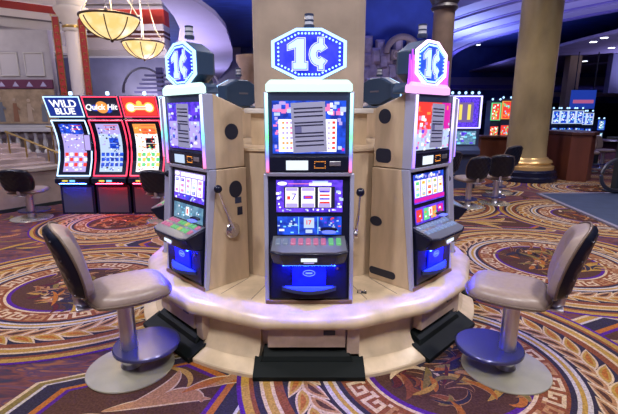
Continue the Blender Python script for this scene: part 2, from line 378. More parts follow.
def machine(kind, a, label):
    g = random.Random({'C': 3, 'L': 9, 'R': 21, 'B': 33}[kind]); t = R_(a)
    root = empty('slot_machine', (CX + 1.19 * math.sin(t), CY - 1.19 * math.cos(t), PH + LIFT), t, label, 'slot machine', 'slot machines around the centre column')
    W, U = .26, .247
    b = B(); b.ex([(.025, .0), (.345, .0), (.345, .765), (.125, .765)], -W, W)
    lo = b.build('lower_cabinet', lam, root, smooth=0, bevel=.004)
    b = B(); b.ex([(.12, .772), (.345, .772), (.345, 1.14), (.13, 1.222)], -U, U)
    up = b.build('upper_cabinet', lam, root, smooth=0, bevel=.004)
    # dark cut-outs in the flanks
    b = B(); b.disc((U - .002, .253, .996), .05, 'x', h=.004); b.build('round_cutout', dark, up)
    b = B(); b.disc((W - .002, .258, .63), .05, 'x', ry=.056, h=.004); b.build('round_cutout', dark, lo)
    b = B(); b.disc((-U - .002, .315, 1.095) if 0 else (-U - .002, .27, 1.09), .046, 'x', h=.004); b.build('round_cutout', dark, up)
    def rr(x, yc, zc, hy, hz, r, name, par):
        l = []
        for cx_, cz_, a0_ in ((hy - r, hz - r, 0), (-hy + r, hz - r, 90), (-hy + r, -hz + r, 180), (hy - r, -hz + r, 270)):
            for k in range(6): aa = R_(a0_ + 18 * k); l.append((yc + cx_ + r * math.cos(aa), zc + cz_ + r * math.sin(aa)))
        b = B(); b.prism([(x, y, z) for y, z in l], [(x + .004, y, z) for y, z in l]); return b.build(name, dark, par, smooth=30)
    rr(-U - .002, .27, .845, .058, .045, .028, 'square_cutout', up)
    b = B(); b.disc((-W - .002, .30, .41), .048, 'x', ry=.033, h=.004); b.build('oval_cutout', dark, lo)
    rr(-W - .002, .235, .062, .105, .026, .024, 'long_cutout', lo)
    b = B()
    b.box(W, W + .002, .25, .30, .535, .575); b.box(W, W + .002, .265, .305, .455, .51, 1)
    b.build('rating_label', [navy, dark], lo, smooth=0)
    # silver side trims and body front
    for s in (-1, 1):
        b = B(); x0, x1 = (s * W, s * (W - .022)); x0, x1 = min(x0, x1), max(x0, x1)
        b.ex([(-.002, 0), (.024, 0), (.124, .768), (.07, .768)], x0 - .001, x1 + .001); b.build('side_trim', fin, root, smooth=0, bevel=.004)
        x0, x1 = sorted((s * (U + .003), s * (U - .018)))
        b = B(); b.ex([(.062, .772), (.128, .772), (.128, 1.222), (.058, 1.222)], x0, x1); ut = b.build('side_trim', fin, root, smooth=0, bevel=.004)
        b = B(); xs = s * (U - .012); b.box(xs - .008, xs + .008, .050, .06, .78, 1.215)
        b.build('led_strip', LEDM[kind], ut, smooth=0)
    b = B(); b.ex([(.012, 0), (.03, 0), (.12, .765), (.085, .765)], -W + .022, W - .022); b.build('front_body', black, root, smooth=0)
    b = B(); b.ex([(.07, .775), (.125, .775), (.125, 1.22), (.066, 1.22)], -U + .018, U - .018); b.build('upper_front', navy, root, smooth=0)
    b = B(); b.ex([(.06, .755), (.08, .755), (.08, .78), (.055, .775)], -W + .02, W - .02); b.build('waist_trim', fin, root, smooth=0, bevel=.003)
    # belly glass with pay table
    b = B(); y = .064
    x0, x1, z0, z1 = -.205, .205, .885, 1.175
    bg = {'C': BLU, 'L': PUR, 'R': RED, 'B': BLU}[kind]
    q(b, x0, x1, z0, z1, y + .001, bg)
    if kind == 'C':
        glyphs(b, -.19, -.16, .9, 1.08, y, 9, [PAL, LIL, PNK], .02, g); glyphs(b, .165, .195, .9, 1.16, y, 9, [PAL, LIL, MAG], .02, g)
        glyphs(b, -.19, -.11, 1.10, 1.165, y, 12, [PAL, LIL, PNK], .03, g); glyphs(b, .10, .19, 1.10, 1.165, y, 12, [PAL, PNK, WHT], .028, g)
        q(b, -.17, .155, .895, 1.075, y - .0005, WHT)
        for i in range(6):
            z = 1.05 - i * .028
            for xx in (-.15, -.128, -.106): q(b, xx, xx + .013, z, z + .012, y - .002, ORG if i == 4 else g.choice([LIL, PNK, ORG, YEL]))
            for xx in (.105,): q(b, xx, xx + .012, z, z + .01, y - .002, LIL)
            q(b, .13, .147, z, z + .014, y - .002, RED)
    elif kind == 'L':
        q(b, -.19, .19, .9, 1.06, y - .0005, LIL); glyphs(b, -.19, .19, .90, 1.16, y - .001, 90, [PAL, WHT, LIL, PUR, BLU, PAL], .024, g)
    elif kind == 'R':
        q(b, .09, .205, .885, 1.175, y - .0003, MAG); q(b, x0, x1, .885, 1.01, y - .0006, PAL)
        glyphs(b, -.2, .2, .89, 1.04, y - .001, 60, [WHT, LIL, PAL, PNK, PUR], .022, g); glyphs(b, -.19, .19, 1.02, 1.16, y - .001, 14, [ORG, RED, PNK], .035, g)
        glyphs(b, -.2, -.1, .95, 1.08, y - .0015, 12, [WHT, PNK], .03, g)
    else: glyphs(b, -.19, .19, .9, 1.16, y, 60, [PAL, LIL, WHT], .03, g)
    b.build('belly_glass', SCR, root, smooth=0)
    # information band
    b = B(); b.box(-.225, .225, .055, .07, .785, .868); ib = b.build('information_band', black, root, smooth=0, bevel=.003)
    b = B(); b.box(-.13, -.005, .0515, .056, .792, .846)
    b.build('small_display', wsoft if kind != 'L' else SCR[PAL], ib, smooth=0)
    b = B()
    for i in range(9):
        for zz in (.802, .812, .828, .838):
            if zz in (.802, .838) or i in (0, 8): b.box(.03 + i * .0075, .034 + i * .0075, .053, .056, zz, zz + .004)
    b.build('digit_display', orange_e, ib, smooth=0)
    b = B(); b.box(.115, .18, .05, .056, .815, .842); b.build('card_slot', brushed, ib, smooth=0, bevel=.003)
    # main screen with reels
    b = B(); b.M = TILT; y = -.0015
    q(b, -.19, .195, .548, .735, y + .0012, PUR)
    if kind == 'C':
        glyphs(b, -.185, -.165, .57, .68, y, 8, [WHT, PAL], .016, g); glyphs(b, .165, .19, .57, .71, y, 9, [WHT, PAL], .018, g)
        glyphs(b, -.16, .16, .556, .566, y, 12, [WHT, PAL], .012, g)
        b.disc((-.155, y - .002, .715), .028, 'y', WHT, h=.002, ry=.011)
        q(b, -.12, .02, .711, .716, y, PNK); q(b, .0, .13, .703, .719, y, WHT); q(b, .02, .11, .719, .73, y, PAL)
        q(b, -.145, .15, .572, .697, y - .0003, BLK)
        for k, (xa, xb) in enumerate([(-.137, -.062), (-.045, .035), (.053, .128)]):
            q(b, xa, xb, .576, .692, y - .001, WHT)
            q(b, xa + .004, xb - .004, .577, .600, y - .002, LIL); q(b, xa + .004, xb - .004, .672, .690, y - .002, LIL)
            if k == 0:
                text_into(b, '7', .06, (xa + xb) / 2 + .012, y - .004, .637, PUR, sx=1.1); q(b, xa + .01, xa + .028, .622, .642, y - .003, RED)
            elif k == 1:
                q(b, xa + .012, xb - .012, .625, .646, y - .003, PUR); q(b, xa + .022, xb - .022, .631, .64, y - .004, RED)
            else:
                for i in range(4): q(b, xa + .008, xb - .008, .60 + i * .021, .61 + i * .021, y - .003, [RED, PUR, RED, PUR][i])
    else:
        n = 5; cols = {'L': [LIL, PNK, PAL, PUR], 'R': [YEL, GRN, RED, ORG, CYN], 'B': [LIL, PAL]}[kind]
        q(b, -.19, .195, .70, .735, y, LIL if kind == 'L' else BLU)
        if kind == 'L': b.disc((-.155, y - .002, .718), .03, 'y', WHT, h=.0015, ry=.013); q(b, -.10, .17, .705, .728, y - .001, WHT)
        else: glyphs(b, -.17, .17, .708, .728, y - .001, 26, [WHT, PAL, LIL], .02, g)
        for k in range(n):
            xa = -.182 + k * .074; xb = xa + .062
            q(b, xa, xb, .588, .697, y - .001, WHT)
            for i in range(3):
                zc = .606 + i * .036; q(b, xa + .012, xb - .012, zc - .01, zc + .01, y - .002, g.choice(cols))
                q(b, xa + .018, xb - .022, zc - .004, zc + .007, y - .003, g.choice(cols + [WHT]))
        if kind == 'L': glyphs(b, -.18, .19, .555, .58, y, 22, [PAL, WHT, BLU], .016, g)
        if kind == 'R': q(b, -.19, .195, .558, .582, y - .001, MAG)
    b.build('reel_screen', SCR, root, smooth=0)
    b = B(); b.M = TILT
    q(b, -.185, .19, .415, .522, y + .0012, {'C': BLU, 'L': TEAL, 'R': PUR, 'B': BLU}[kind])
    if kind == 'C':
        glyphs(b, -.18, -.06, .425, .515, y, 12, [CYN, PAL, BLU], .016, g); glyphs(b, .06, .185, .425, .515, y, 24, [CYN, PAL, PUR, RED], .014, g)
        q(b, -.175, -.145, .437, .449, y - .001, WHT); q(b, -.125, -.06, .468, .471, y - .001, CYN)
        q(b, -.062, -.058, .42, .52, y - .001, CYN); q(b, .05, .054, .42, .52, y - .001, CYN)
        q(b, -.03, .03, .455, .515, y - .001, PAL); text_into(b, '17', .035, 0, y - .003, .488, RED, off=.001)
        q(b, -.02, .02, .425, .445, y - .001, PAL)
    else:
        c2 = {'L': [PAL, CYN, TEAL], 'R': [RED, GRN, ORG, MAG, LIL], 'B': [CYN]}[kind]
        for i in range(4):
            q(b, -.175 + i * .092, -.105 + i * .092, .43, .508, y, c2[i % len(c2)] if kind == 'R' else TEAL); glyphs(b, -.17 + i * .092, -.11 + i * .092, .435, .5, y - .001, 8, c2 + [WHT], .014, g)
        q(b, -.02, .02, .45, .505, y - .002, WHT); q(b, -.008, .008, .46, .495, y - .003, RED)
    b.build('pay_screen', SCR, root, smooth=0)
    # button deck and belly
    b = B()
    b.loft([[(x * sx_, y_, z_) for x, y_, z_ in ((-.222, .065, .402), (.222, .065, .402), (.222, -.095, .352), (.16, -.118, .345), (-.16, -.118, .345), (-.222, -.095, .352))] if i == 1 else
            [(x * sx_, y_, z_) for x, y_, z_ in ((-.222, .065, .25), (.222, .065, .25), (.205, -.03, .262), (.14, -.075, .262), (-.14, -.075, .262), (-.205, -.03, .262))] if i == 0 else None for i, sx_ in ((0, 1), (1, 1))])
    dk = b.build('button_deck', black, root, smooth=30, bevel=.008)
    b = B(); zt = lambda yy: .402 - (.065 - yy) * .3125
    b.prism([(-.21, .055, zt(.055) + .001), (.21, .055, zt(.055) + .001), (.212, -.088, zt(-.088) + .001), (.15, -.108, zt(-.108) + .001), (-.15, -.108, zt(-.108) + .001), (-.212, -.088, zt(-.088) + .001)],
            [(-.21, .055, zt(.055) + .006), (.21, .055, zt(.055) + .006), (.212, -.088, zt(-.088) + .006), (.15, -.108, zt(-.108) + .006), (-.15, -.108, zt(-.108) + .006), (-.212, -.088, zt(-.088) + .006)])
    b.build('deck_plate', P('deck_steel', (.3, .32, .38), .3, .7), dk, smooth=0)
    bc = {'C': [LIL, LIL, PNK, PNK, PNK, PNK, PNK, GRN, GRN], 'L': [PNK, PNK, PNK, GRN, GRN, YEL, GRN, GRN, PNK], 'R': [PAL] * 9, 'B': [PAL] * 9}[kind]
    for i in range(9):
        x = -.178 + i * .0435; big = i > 6
        rows = [(-.012, .028)] if kind == 'C' else [(.02, .016), (-.035, .016)]
        for yc, hy in rows:
            if big: hy *= 1.1
            b = B(); z = zt(yc)
            b.prism([(x - .015, yc - hy, zt(yc - hy) + .006), (x + .015, yc - hy, zt(yc - hy) + .006), (x + .015, yc + hy, zt(yc + hy) + .006), (x - .015, yc + hy, zt(yc + hy) + .006)],
                    [(x - .012, yc - hy + .003, zt(yc - hy) + .015), (x + .012, yc - hy + .003, zt(yc - hy) + .015), (x + .012, yc + hy - .003, zt(yc + hy) + .015), (x - .012, yc + hy - .003, zt(yc + hy) + .015)])
            b.build('button', BTN[bc[i]], dk, smooth=0, bevel=.002)
    b = B(); b.box(-.045, .045, -.106, -.1, .297, .318); b.box(-.03, .03, -.1, -.094, .286, .291, 1); b.M = Matrix.Identity(4)
    b.build('maker_plate', [wsoft, SCR[LIL]], dk, smooth=0, bevel=.002)
    b = B(); b.disc((.115, .028, .447), .05, 'y', 0, h=.02, ry=.012); b.disc((.115, .0, .437), .04, 'y', 1, h=.03, ry=.007); b.build('bill_slot', [black, Em('bill_light', (.15, .2, 1), 1.5)], root)
    # lower door
    b = B(); b.ex([(-.005, .03), (.03, .03), (.045, .262), (.0, .262)], -.222, .222); dr = b.build('lower_door', black, root, smooth=0, bevel=.004)
    b = B(); b.exy([(-.098, .12), (.098, .12), (.098, .22), (.075, .252), (-.075, .252), (-.098, .22)], -.012, -.004); gw = b.build('glow_window', blueglow, dr, smooth=0, bevel=.003)
    b = B(); b.tube([(.035 * math.cos(2 * PI * i / 20), -.0135, .195 + .018 * math.sin(2 * PI * i / 20)) for i in range(20)], .0022, 0, closed=True); b.box(-.02, .02, -.0145, -.012, .19, .199); b.build('emblem', Em('emblem_blue', (.15, .25, 1), 1.8), gw)
    b = B(); n = 12; loops = []
    b.prism([(-.16, -.005, .085)] + [(-.16 + .32 * i / n, -.01 - .06 * math.sin(PI * i / n), .085) for i in range(n + 1)] + [(.16, -.005, .085)],
            [(-.16, -.005, .112)] + [(-.16 + .32 * i / n, -.01 - .06 * math.sin(PI * i / n), .105) for i in range(n + 1)] + [(.16, -.005, .112)])
    b.build('coin_shelf', navy, dr, smooth=20)
    b = B(); b.prism([(-.14, -.01, .1125)] + [(-.14 + .28 * i / n, -.012 - .052 * math.sin(PI * i / n), .106) for i in range(n + 1)] + [(.14, -.01, .1125)],
            [(-.14, -.01, .1135)] + [(-.14 + .28 * i / n, -.012 - .052 * math.sin(PI * i / n), .107) for i in range(n + 1)] + [(.14, -.01, .1135)]); b.build('shelf_light', shelfglow, dr, smooth=0)
    b = B(); b.box(-.15, .15, -.052, -.03, .2555, .2605); b.build('under_deck_light', Em('deck_led', (.005, .02, 1), 330), dk, smooth=0)
    b = B(); b.disc((.165, -.013, .225), .008, 'y', h=.01); b.build('lock', chrome, dr)
    b = B(); b.ex([(-.012, 0), (.012, 0), (.012, .022), (-.008, .022)], -W + .003, W - .003); b.build('sill', P('bronze_sill', (.35, .22, .13), .35, .7), root, smooth=0, bevel=.003)
    # pull lever on the player's right
    b = B(); b.disc((W, .215, .365), .052, 'x', h=.022); hb = b.build('lever_hub', chrome, root, bevel=.006)
    b = B(); b.disc((W + .022, .215, .365), .03, 'x', h=.02); b.tube([(W + .035, .215, .365), (W + .04, .15, .52), (W + .042, .105, .64)], [.011, .007, .006]); b.build('lever_arm', chrome, hb)
    b = B(); b.ball((W + .042, .1, .655), .026, seg=16); b.build('lever_ball', black, hb)
    # topper
    ty = .07; zt_ = {'C': 1.418, 'L': 1.40, 'R': 1.40, 'B': 1.4}[kind]
    def fancy():
        b = B(); b.loft([[(-.24, .0, 1.224), (.24, .0, 1.224), (.24, .2, 1.224), (-.24, .2, 1.224)], [(-.238, .0, 1.262), (.238, .0, 1.262), (.23, .2, 1.262), (-.23, .2, 1.262)], [(-.21, .02, 1.285), (.21, .02, 1.285), (.21, .19, 1.285), (-.21, .19, 1.285)]])
        bb_ = b.build('topper_base', THOUSE, root, smooth=0, bevel=.008); bb_.location = (0, ty + .03, 0); bb_.scale = (.93, .45, 1)
        b = B(); b.loft([[(-.24, .0, 1.224), (.24, .0, 1.224), (.24, .045, 1.224), (-.24, .045, 1.224)], [(-.238, .0, 1.262), (.238, .0, 1.262), (.238, .045, 1.262), (-.238, .045, 1.262)], [(-.215, .012, 1.287), (.215, .012, 1.287), (.215, .04, 1.287), (-.215, .04, 1.287)]])
        fl_ = b.build('base_light', TBASE[kind], root, smooth=0, bevel=.008); fl_.location = (0, ty - .02, 0)
        return bb_
    fancy()
    b = B(); b.loft([[(x * k, y, zt_ + z * k) for x, z in OCT] for y, k in ((ty, .98), (ty + .012, 1.04), (ty + .12, 1.0), (ty + .14, .93))]); th = b.build('topper_housing', THOUSE, root, smooth=0, bevel=.004)
    b = B(); b.exy([(x * .93, zt_ + z * .93) for x, z in OCT], ty - .006, ty + .003)
    face = b.build('sign_face', Em('sign_face_' + kind, FACE[kind][0], 1.4, noise=1, scale=9, col2=FACE[kind][1]), th, smooth=0)
    b = B(); 
    for (ka, kb, ya, yb) in ((1.03, .945, ty - .012, ty + .004),):
        n8 = len(OCT)
        for i in range(n8):
            p0, p1 = OCT[i], OCT[(i + 1) % n8]
            b.hexa([(p0[0] * ka, ya, zt_ + p0[1] * ka), (p0[0] * kb, ya, zt_ + p0[1] * (kb - .02)), (p1[0] * kb, ya, zt_ + p1[1] * (kb - .02)), (p1[0] * ka, ya, zt_ + p1[1] * ka),
                    (p0[0] * ka, yb, zt_ + p0[1] * ka), (p0[0] * kb, yb, zt_ + p0[1] * (kb - .02)), (p1[0] * kb, yb, zt_ + p1[1] * (kb - .02)), (p1[0] * ka, yb, zt_ + p1[1] * ka)])
    b.build('neon_outline', NEON[kind], th, smooth=0)
    b = B(); nb = 44
    per = []
    for i in range(8):
        p, r = OCT[i], OCT[(i + 1) % 8]; L = math.hypot(r[0] - p[0], r[1] - p[1]); m = max(2, round(L / .024))
        per += [(p[0] + (r[0] - p[0]) * j / m, p[1] + (r[1] - p[1]) * j / m) for j in range(m)]
    for x, z in per: b.ball((x * .84, ty - .009, zt_ + z * .82), .0058, seg=6)
    o = b.build('bulb_ring', bluebulb, th); 
    b = B()
    S = .86
    def one(gr, y, m):
        pts = [(-.125 - gr, .03 - gr), (-.125 - gr, .052 + gr * .4), (-.07 - gr * .3, .085 + gr), (-.034 + gr, .085 + gr), (-.034 + gr, -.055 + gr), (-.018 + gr, -.055 + gr), (-.018 + gr, -.085 - gr), (-.095 - gr, -.085 - gr), (-.095 - gr, -.055 + gr), (-.078 - gr, -.055 + gr), (-.078 - gr, .042 - gr)]
        A = [(x * S, y, zt_ + z * S) for x, z in pts]; b.prism(A, [(x, y - .001, z) for x, _, z in A], m)
    def cent(gr, y, m):
        n = 14; cx, cz = .062, -.002
        o_ = [((.052 + gr) * math.cos(t), (.062 + gr) * math.sin(t)) for t in [R_(42 - gr * 900 + (276 + gr * 1800) * k / n) for k in range(n + 1)]]
        i_ = [((.022 - gr) * math.cos(t), (.03 - gr) * math.sin(t)) for t in [R_(42 - gr * 900 + (276 + gr * 1800) * k / n) for k in range(n + 1)]]
        for k in range(n):
            A = [(S * (cx + x), y, zt_ + S * (cz + z)) for x, z in (i_[k], o_[k], o_[k + 1], i_[k + 1])]; b.prism(A, [(x, y - .001, z) for x, _, z in A], m)
        for z0, z1 in ((.055, .088 + gr), (-.088 - gr, -.055)):
            b.box(S * (cx + .002 - gr), S * (cx + .022 + gr), y - .001, y, zt_ + S * z0, zt_ + S * z1, m)
    for gr, dy, m in ((.013, .0085, 0), (.0075, .0105, 2), (.003, .0125, 1)): one(gr, ty - dy, m); cent(gr, ty - dy, m)
    b.build('cent_lettering', [wsoft, white, SCR[PUR]], th, smooth=0)
    b = B(); b.box(-.05, .05, ty + .138, ty + .146, zt_ - .008, zt_ + .008); b.build('back_badge', P('badge_grey', (.12, .12, .16), .5), th, smooth=0)
    # candle light
    b = B(); cx0, cy0 = 0, ty + .07
    for k, (z0, z1, m, r) in enumerate([(1.56, 1.578, 0, .03), (1.578, 1.596, 2, .024), (1.596, 1.604, 0, .026), (1.604, 1.624, 2, .024), (1.624, 1.634, 0, .026)]):
        b.lathe([(r, z0), (r, z1)], 20, m, (cx0, cy0))
    b.build('candle_light', [navy, bluebulb, P('candle_shell', (.6, .62, .7), .3)], root)
    return root
LEDM = {}
st = {'C': [(0, (1, .1, .2)), (.2, (.1, .1, 1)), (.45, (.08, .8, .25)), (.65, (.25, 1, .8)), (1, (.5, .9, 1))],
      'L': [(0, (1, .1, .3)), (.3, (.15, .2, 1)), (.45, (.1, .9, .7)), (.6, (.3, .5, 1)), (1, (.8, .9, 1))],
      'R': [(0, (.3, .1, 1)), (.4, (.3, .3, 1)), (.6, (.7, .6, 1)), (.8, (.5, .4, 1)), (1, (.8, .7, 1))]}
for k in st: LEDM[k] = ledramp('led_' + k, st[k], 1.9, .78, 1.215)
LEDM['B'] = LEDM['L']
BTN = {PAL: Em('button_pale', (.3, .4, .75), .7), PNK: Em('button_pink', (.75, .2, .4), .7), LIL: Em('button_grey', (.25, .3, .45), .7), GRN: Em('button_green', (.2, .7, .25), .7), YEL: Em('button_yellow', (.7, .7, .2), .7)}
TBASE = {'C': Em('topper_mint', (.7, 1, .92), 1.25), 'L': Em('topper_mint', (.7, 1, .92), 1.25), 'R': Em('topper_magenta', (1, .5, 1), 1.2), 'B': navy}
FACE = {'C': ((.05, .06, .8), (.01, .02, .55)), 'L': ((.04, .05, .8), (.02, .01, .5)), 'R': ((.03, .12, .75), (.02, .04, .5)), 'B': ((.04, .05, .6), (.02, .01, .4))}
NEON = {'C': white, 'L': white, 'R': Em('neon_violet_white', (1, .62, 1), 2.8), 'B': white}
THOUSE = P('topper_shell', (.03, .06, .12), .35)
mC = machine('C', 0, 'middle slot machine facing the viewer, three reels under a 1¢ sign')
mL = machine('L', -45, 'left slot machine of the island, five reels, mint white 1¢ sign')
mR = machine('R', 45, 'right slot machine of the island, red belly glass and magenta 1¢ sign')
# pink frills round the right machine's sign
b = B(); g = random.Random(2); b.box(-.24, .24, .072, .078, 1.27, 1.30, 1)
for s in (-1, 1):
    for i in range(8):
        x = s * (.13 + .013 * i); h = .12 + .03 * (i % 3); z0 = 1.285
        b.prism([(x - .012, .07, z0), (x + .012, .07, z0), (x + s * .01, .07, z0 + h)], [(x - .012, .08, z0), (x + .012, .08, z0), (x + s * .01, .08, z0 + h)], i % 2)
b.build('sign_frill', [magenta, Em('frill_violet', (.5, .08, 1), 1.5)], mR, smooth=0)
back_names = {90: 'slot machine hidden mostly behind the right one of the island', -90: 'slot machine hidden mostly behind the left one of the island', 135: 'rear slot machine right of the column, dark topper seen from behind', -135: 'rear slot machine left of the column, dark topper seen from behind'}
src = {90: mR, -90: mL, 135: mC, -135: mL}
for a, lb in back_names.items():
    c = copy_tree(src[a]); t = R_(a); c.location = (CX + 1.19 * math.sin(t), CY - 1.19 * math.cos(t), PH + LIFT); c.rotation_euler.z = t; c['label'] = lb
TOP = ('topper_base', 'base_light', 'topper_housing', 'candle_light')
for mm in (mL, mR):
    for ch in mm.children:
        if ch.name.split('.')[0] == 'topper_housing': ch.scale.x = .88
for ch in mR.children:
    if ch.name.split('.')[0] in TOP + ('sign_frill',): ch.location.x -= .075
for o_ in [o for o in COL.objects if o.get('label', '').startswith(('rear slot machine', 'slot machine hidden'))]:
    for ch in o_.children:
        if ch.name.split('.')[0] in TOP + ('sign_frill',): ch.location.y += .09 if o_['label'][0] == 'r' else .17; ch.location.z -= .10
# paper notices on the belly glass
def notice(par_a, x, w, tilt, label, n=9):
    t = R_(par_a); g = random.Random(par_a)
    b = B(); b.box(-w / 2, w / 2, -.0015, 0, -.137, .137)
    rows = [.105, .085, .062, .028, .012, -.03, -.048, -.075, -.098]
    for i, z in enumerate(rows):
        b.box(-w * .42, w * .42, -.0025, -.0014, z - .0035, z + .0035, 1)
    b.box(-w * .42, -w * .22, -.0025, -.0014, -.028, .008, 2)
    o = b.build('paper_notice', [paper, inkm, P('notice_shade', (.16, .17, .4), .7)], smooth=0)
    u = Vector((math.cos(t), math.sin(t), 0)); v = Vector((-math.sin(t), math.cos(t), 0))
    o.location = Vector((CX + 1.19 * math.sin(t), CY - 1.19 * math.cos(t), PH + LIFT)) + u * x + v * .0575 + Vector((0, 0, 1.03))
    o.rotation_euler = (0, tilt, t); tag(o, label, 'notice', 'notices on the belly glasses')
notice(0, 0.0, .19, -.05, 'printed paper notice on the belly glass of the middle machine')
notice(-45, 0.0, .15, .02, 'printed paper notice on the belly glass of the left island machine')
notice(45, 0.03, .16, .03, 'printed paper notice on the belly glass of the right island machine')
b = B(); b.box(-.03, .03, -.012, .012, 0, .006); b.box(-.024, -.004, -.018, .014, .004, .014, 1); b.ball((.015, 0, .01), .009, 1)
tag(b.build('metal_clip', [blackm, chrome], loc=(.335, 2.43, PH + .0012), rz=-.2), 'small metal clip lying on the platform right of the middle machine', 'clip')

# ------------------------------------------------------------------ stools
def grid_map(u, v, a=.32): return u * math.sqrt(1 - a * v * v), v * math.sqrt(1 - a * u * u)
def cushion(b, hw, hh, top, bot, place, N=18, m=0, tufts=0):
    idx = {}; vs = []; fs = []
    def pt(i, j, side):
        u = -1 + 2 * i / N; v = -1 + 2 * j / N
        edge = i in (0, N) or j in (0, N)
        k = (i, j, 0 if edge else side)
        if k in idx: return idx[k]
        x, y = grid_map(u, v)
        h = ((1 - u ** 6) * (1 - v ** 6)) ** .42 if not edge else 0
        d = (top if side else -bot) * h
        if tufts and not side: d -= .008 * abs(math.sin(u * PI * 2.5 + v * PI * 2) * math.sin(u * PI * 2.5 - v * PI * 2)) ** .5 * h
        idx[k] = len(vs); vs.append(place(x * hw, y * hh, d)); return idx[k]
    for s in (1, 0):
        for i in range(N):
            for j in range(N):
                f = (pt(i, j, s), pt(i + 1, j, s), pt(i + 1, j + 1, s), pt(i, j + 1, s)); fs.append(f if s else f[::-1])
    b.add(vs, fs, m)
def stool(loc, ang, label, group, discoff=(0, .1)):
    root = empty('casino_stool', loc, ang, label, 'stool', group)   # faces local +y
    b = B(); b.lathe([(.249, .001), (.252, .008), (.249, .013), (.2, .0165), (.06, .02)], 56); b.build('base_plate', plate, root, smooth=20)
    b = B(); b.lathe([(.188, .112), (.196, .116), (.196, .132), (.19, .138), (.05, .140)], 56, c=discoff); b.build('foot_disc', discm, root, smooth=25)
    b = B(); b.lathe([(.046, .02), (.046, .49)], 28); b.lathe([(.034, .018), (.06, .02), (.048, .04)], 28); b.build('pole', brushed, root, smooth=40)
    b = B(); place = lambda x, y, d: (x, y + .03, .50 + d)
    cushion(b, .215, .225, .058, .035, place); s = b.build('seat', seatm, root, smooth=80)
    b = B(); N = 40; pts = []
    for i in range(N):
        a = 2 * PI * i / N; u, v = math.cos(a), math.sin(a); k = max(abs(u), abs(v)); u, v = u / k, v / k; x, y = grid_map(u, v); pts.append((x * .216, y * .226 + .03, .499))
    b.tube(pts, .006, closed=True, seg=6); b.build('seat_piping', seatp, s, smooth=80)
    b = B(); b.box(-.12, .12, -.1, .14, .455, .478); b.build('seat_frame', blackm, root, smooth=0, bevel=.005)
    bp = lambda x, z, d: (x, -.205 - .25 * (z + .2) + .9 * x * x + d - .25 * (z) ** 2, .738 + z)
    b = B(); cushion(b, .195, .205, .06, .004, bp); bk = b.build('backrest', seatm, root, smooth=80)
    b = B(); cushion(b, .197, .207, .002, .045, lambda x, z, d: bp(x, z, d - .004), N=30, tufts=1); 
    for i in range(-3, 4):
        for j in range(-3, 4):
            if (i + j) % 2: continue
            x, z = grid_map(i / 3.6, j / 3.6); b.ball(bp(x * .197, z * .207, -.044), .0075, 1, seg=8)
    qs = b.build('quilted_shell', [quilt, P('stud_black', (.12, .11, .13), .15, .6)], bk, smooth=80)
    b = B(); pts = []
    for i in range(N):
        a = 2 * PI * i / N; u, v = math.cos(a), math.sin(a); k = max(abs(u), abs(v)); u, v = u / k, v / k; x, y = grid_map(u, v); pts.append(bp(x * .199, y * .209, -.002))
    b.tube(pts, .007, closed=True, seg=6); b.build('back_piping', seatp, bk, smooth=80)
    b = B(); b.tube([(0, -.08, .468), (0, -.2, .462), (0, -.235, .49), (0, -.245, .56)], [.02, .022, .022, .018], seg=10); b.box(-.06, .06, -.25, -.13, .455, .468)
    b.build('back_bracket', brushed, root, smooth=50, bevel=.003)
    return root
NEAR = 'near stools in front of the island'
sL = stool((-1.08, 2.235, 0), R_(-57), 'taupe vinyl stool in the left foreground, by the left island machine', NEAR)
sR = stool((1.185, 2.22, 0), R_(60), 'taupe vinyl stool in the right foreground, by the right island machine', NEAR)
FAR = 'dark quilted stools in the background'
for (x, y, a, lb, sc_) in [(-4.12, 5.95, 8, 'quilted back stool at the far left beside the marble steps', (1.1, 1.1, .82)), (-2.10, 5.85, -5, 'dark quilted stool in front of the red lit machines, next to the left island machine', (1.05, 1.05, .82)),
                      (2.66, 6.75, 8, 'quilted background stool just right of the right island machine', (1, 1, .92)), (3.22, 7.0, -12, 'quilted background stool nearer the gold column', (1, 1, .92)), (2.42, 7.5, 30, 'half hidden tan stool right behind the right island machine', (1, 1, .92))]:
    c = copy_tree(sL); c.location = (x, y, 0); c.scale = sc_; c.rotation_euler.z = R_(a); c['label'] = lb; c['group'] = FAR
# ------------------------------------------------------------------ soffits, bands and far architecture
def slab(name, m, pts, z0, z1):
    b = B(); b.exz(pts, z0, z1); return struct(b.build(name, m, smooth=0))
slab('ceiling_soffit_left', lav, [(-3.0, 4.6), (-2.3, 5.3), (-1.95, 6.1), (-1.72, 6.97), (-1.64, 7.77), (-1.66, 8.75), (-1.78, 9.7), (-2.03, 11.6), (-2.43, 13.8), (-3.0, 16.06), (-4.3, 20.5), (-5.8, 25.4), (-7.2, 25.4), (-6.1, 20), (-4.95, 15.5), (-4.15, 13), (-3.85, 12), (-3.2, 10.7), (-2.62, 9.0), (-2.4, 7.9), (-2.25, 6.8), (-2.4, 6.0), (-2.8, 5.4), (-3.4, 4.8)], 3.2, 3.28)
def ringband(name, m, cx, cy, r0, r1, a0, a1, z0, z1, n=24):
    o = [(cx + r1 * math.cos(R_(a0 + (a1 - a0) * i / n)), cy + r1 * math.sin(R_(a0 + (a1 - a0) * i / n))) for i in range(n + 1)]
    i_ = [(cx + r0 * math.cos(R_(a0 + (a1 - a0) * i / n)), cy + r0 * math.sin(R_(a0 + (a1 - a0) * i / n))) for i in range(n + 1)]
    b = B()
    b.loft([[(*i_[k], z0), (*o[k], z0), (*o[k], z1), (*i_[k], z1)] for k in range(n + 1)])
    return struct(b.build(name, m, smooth=30))
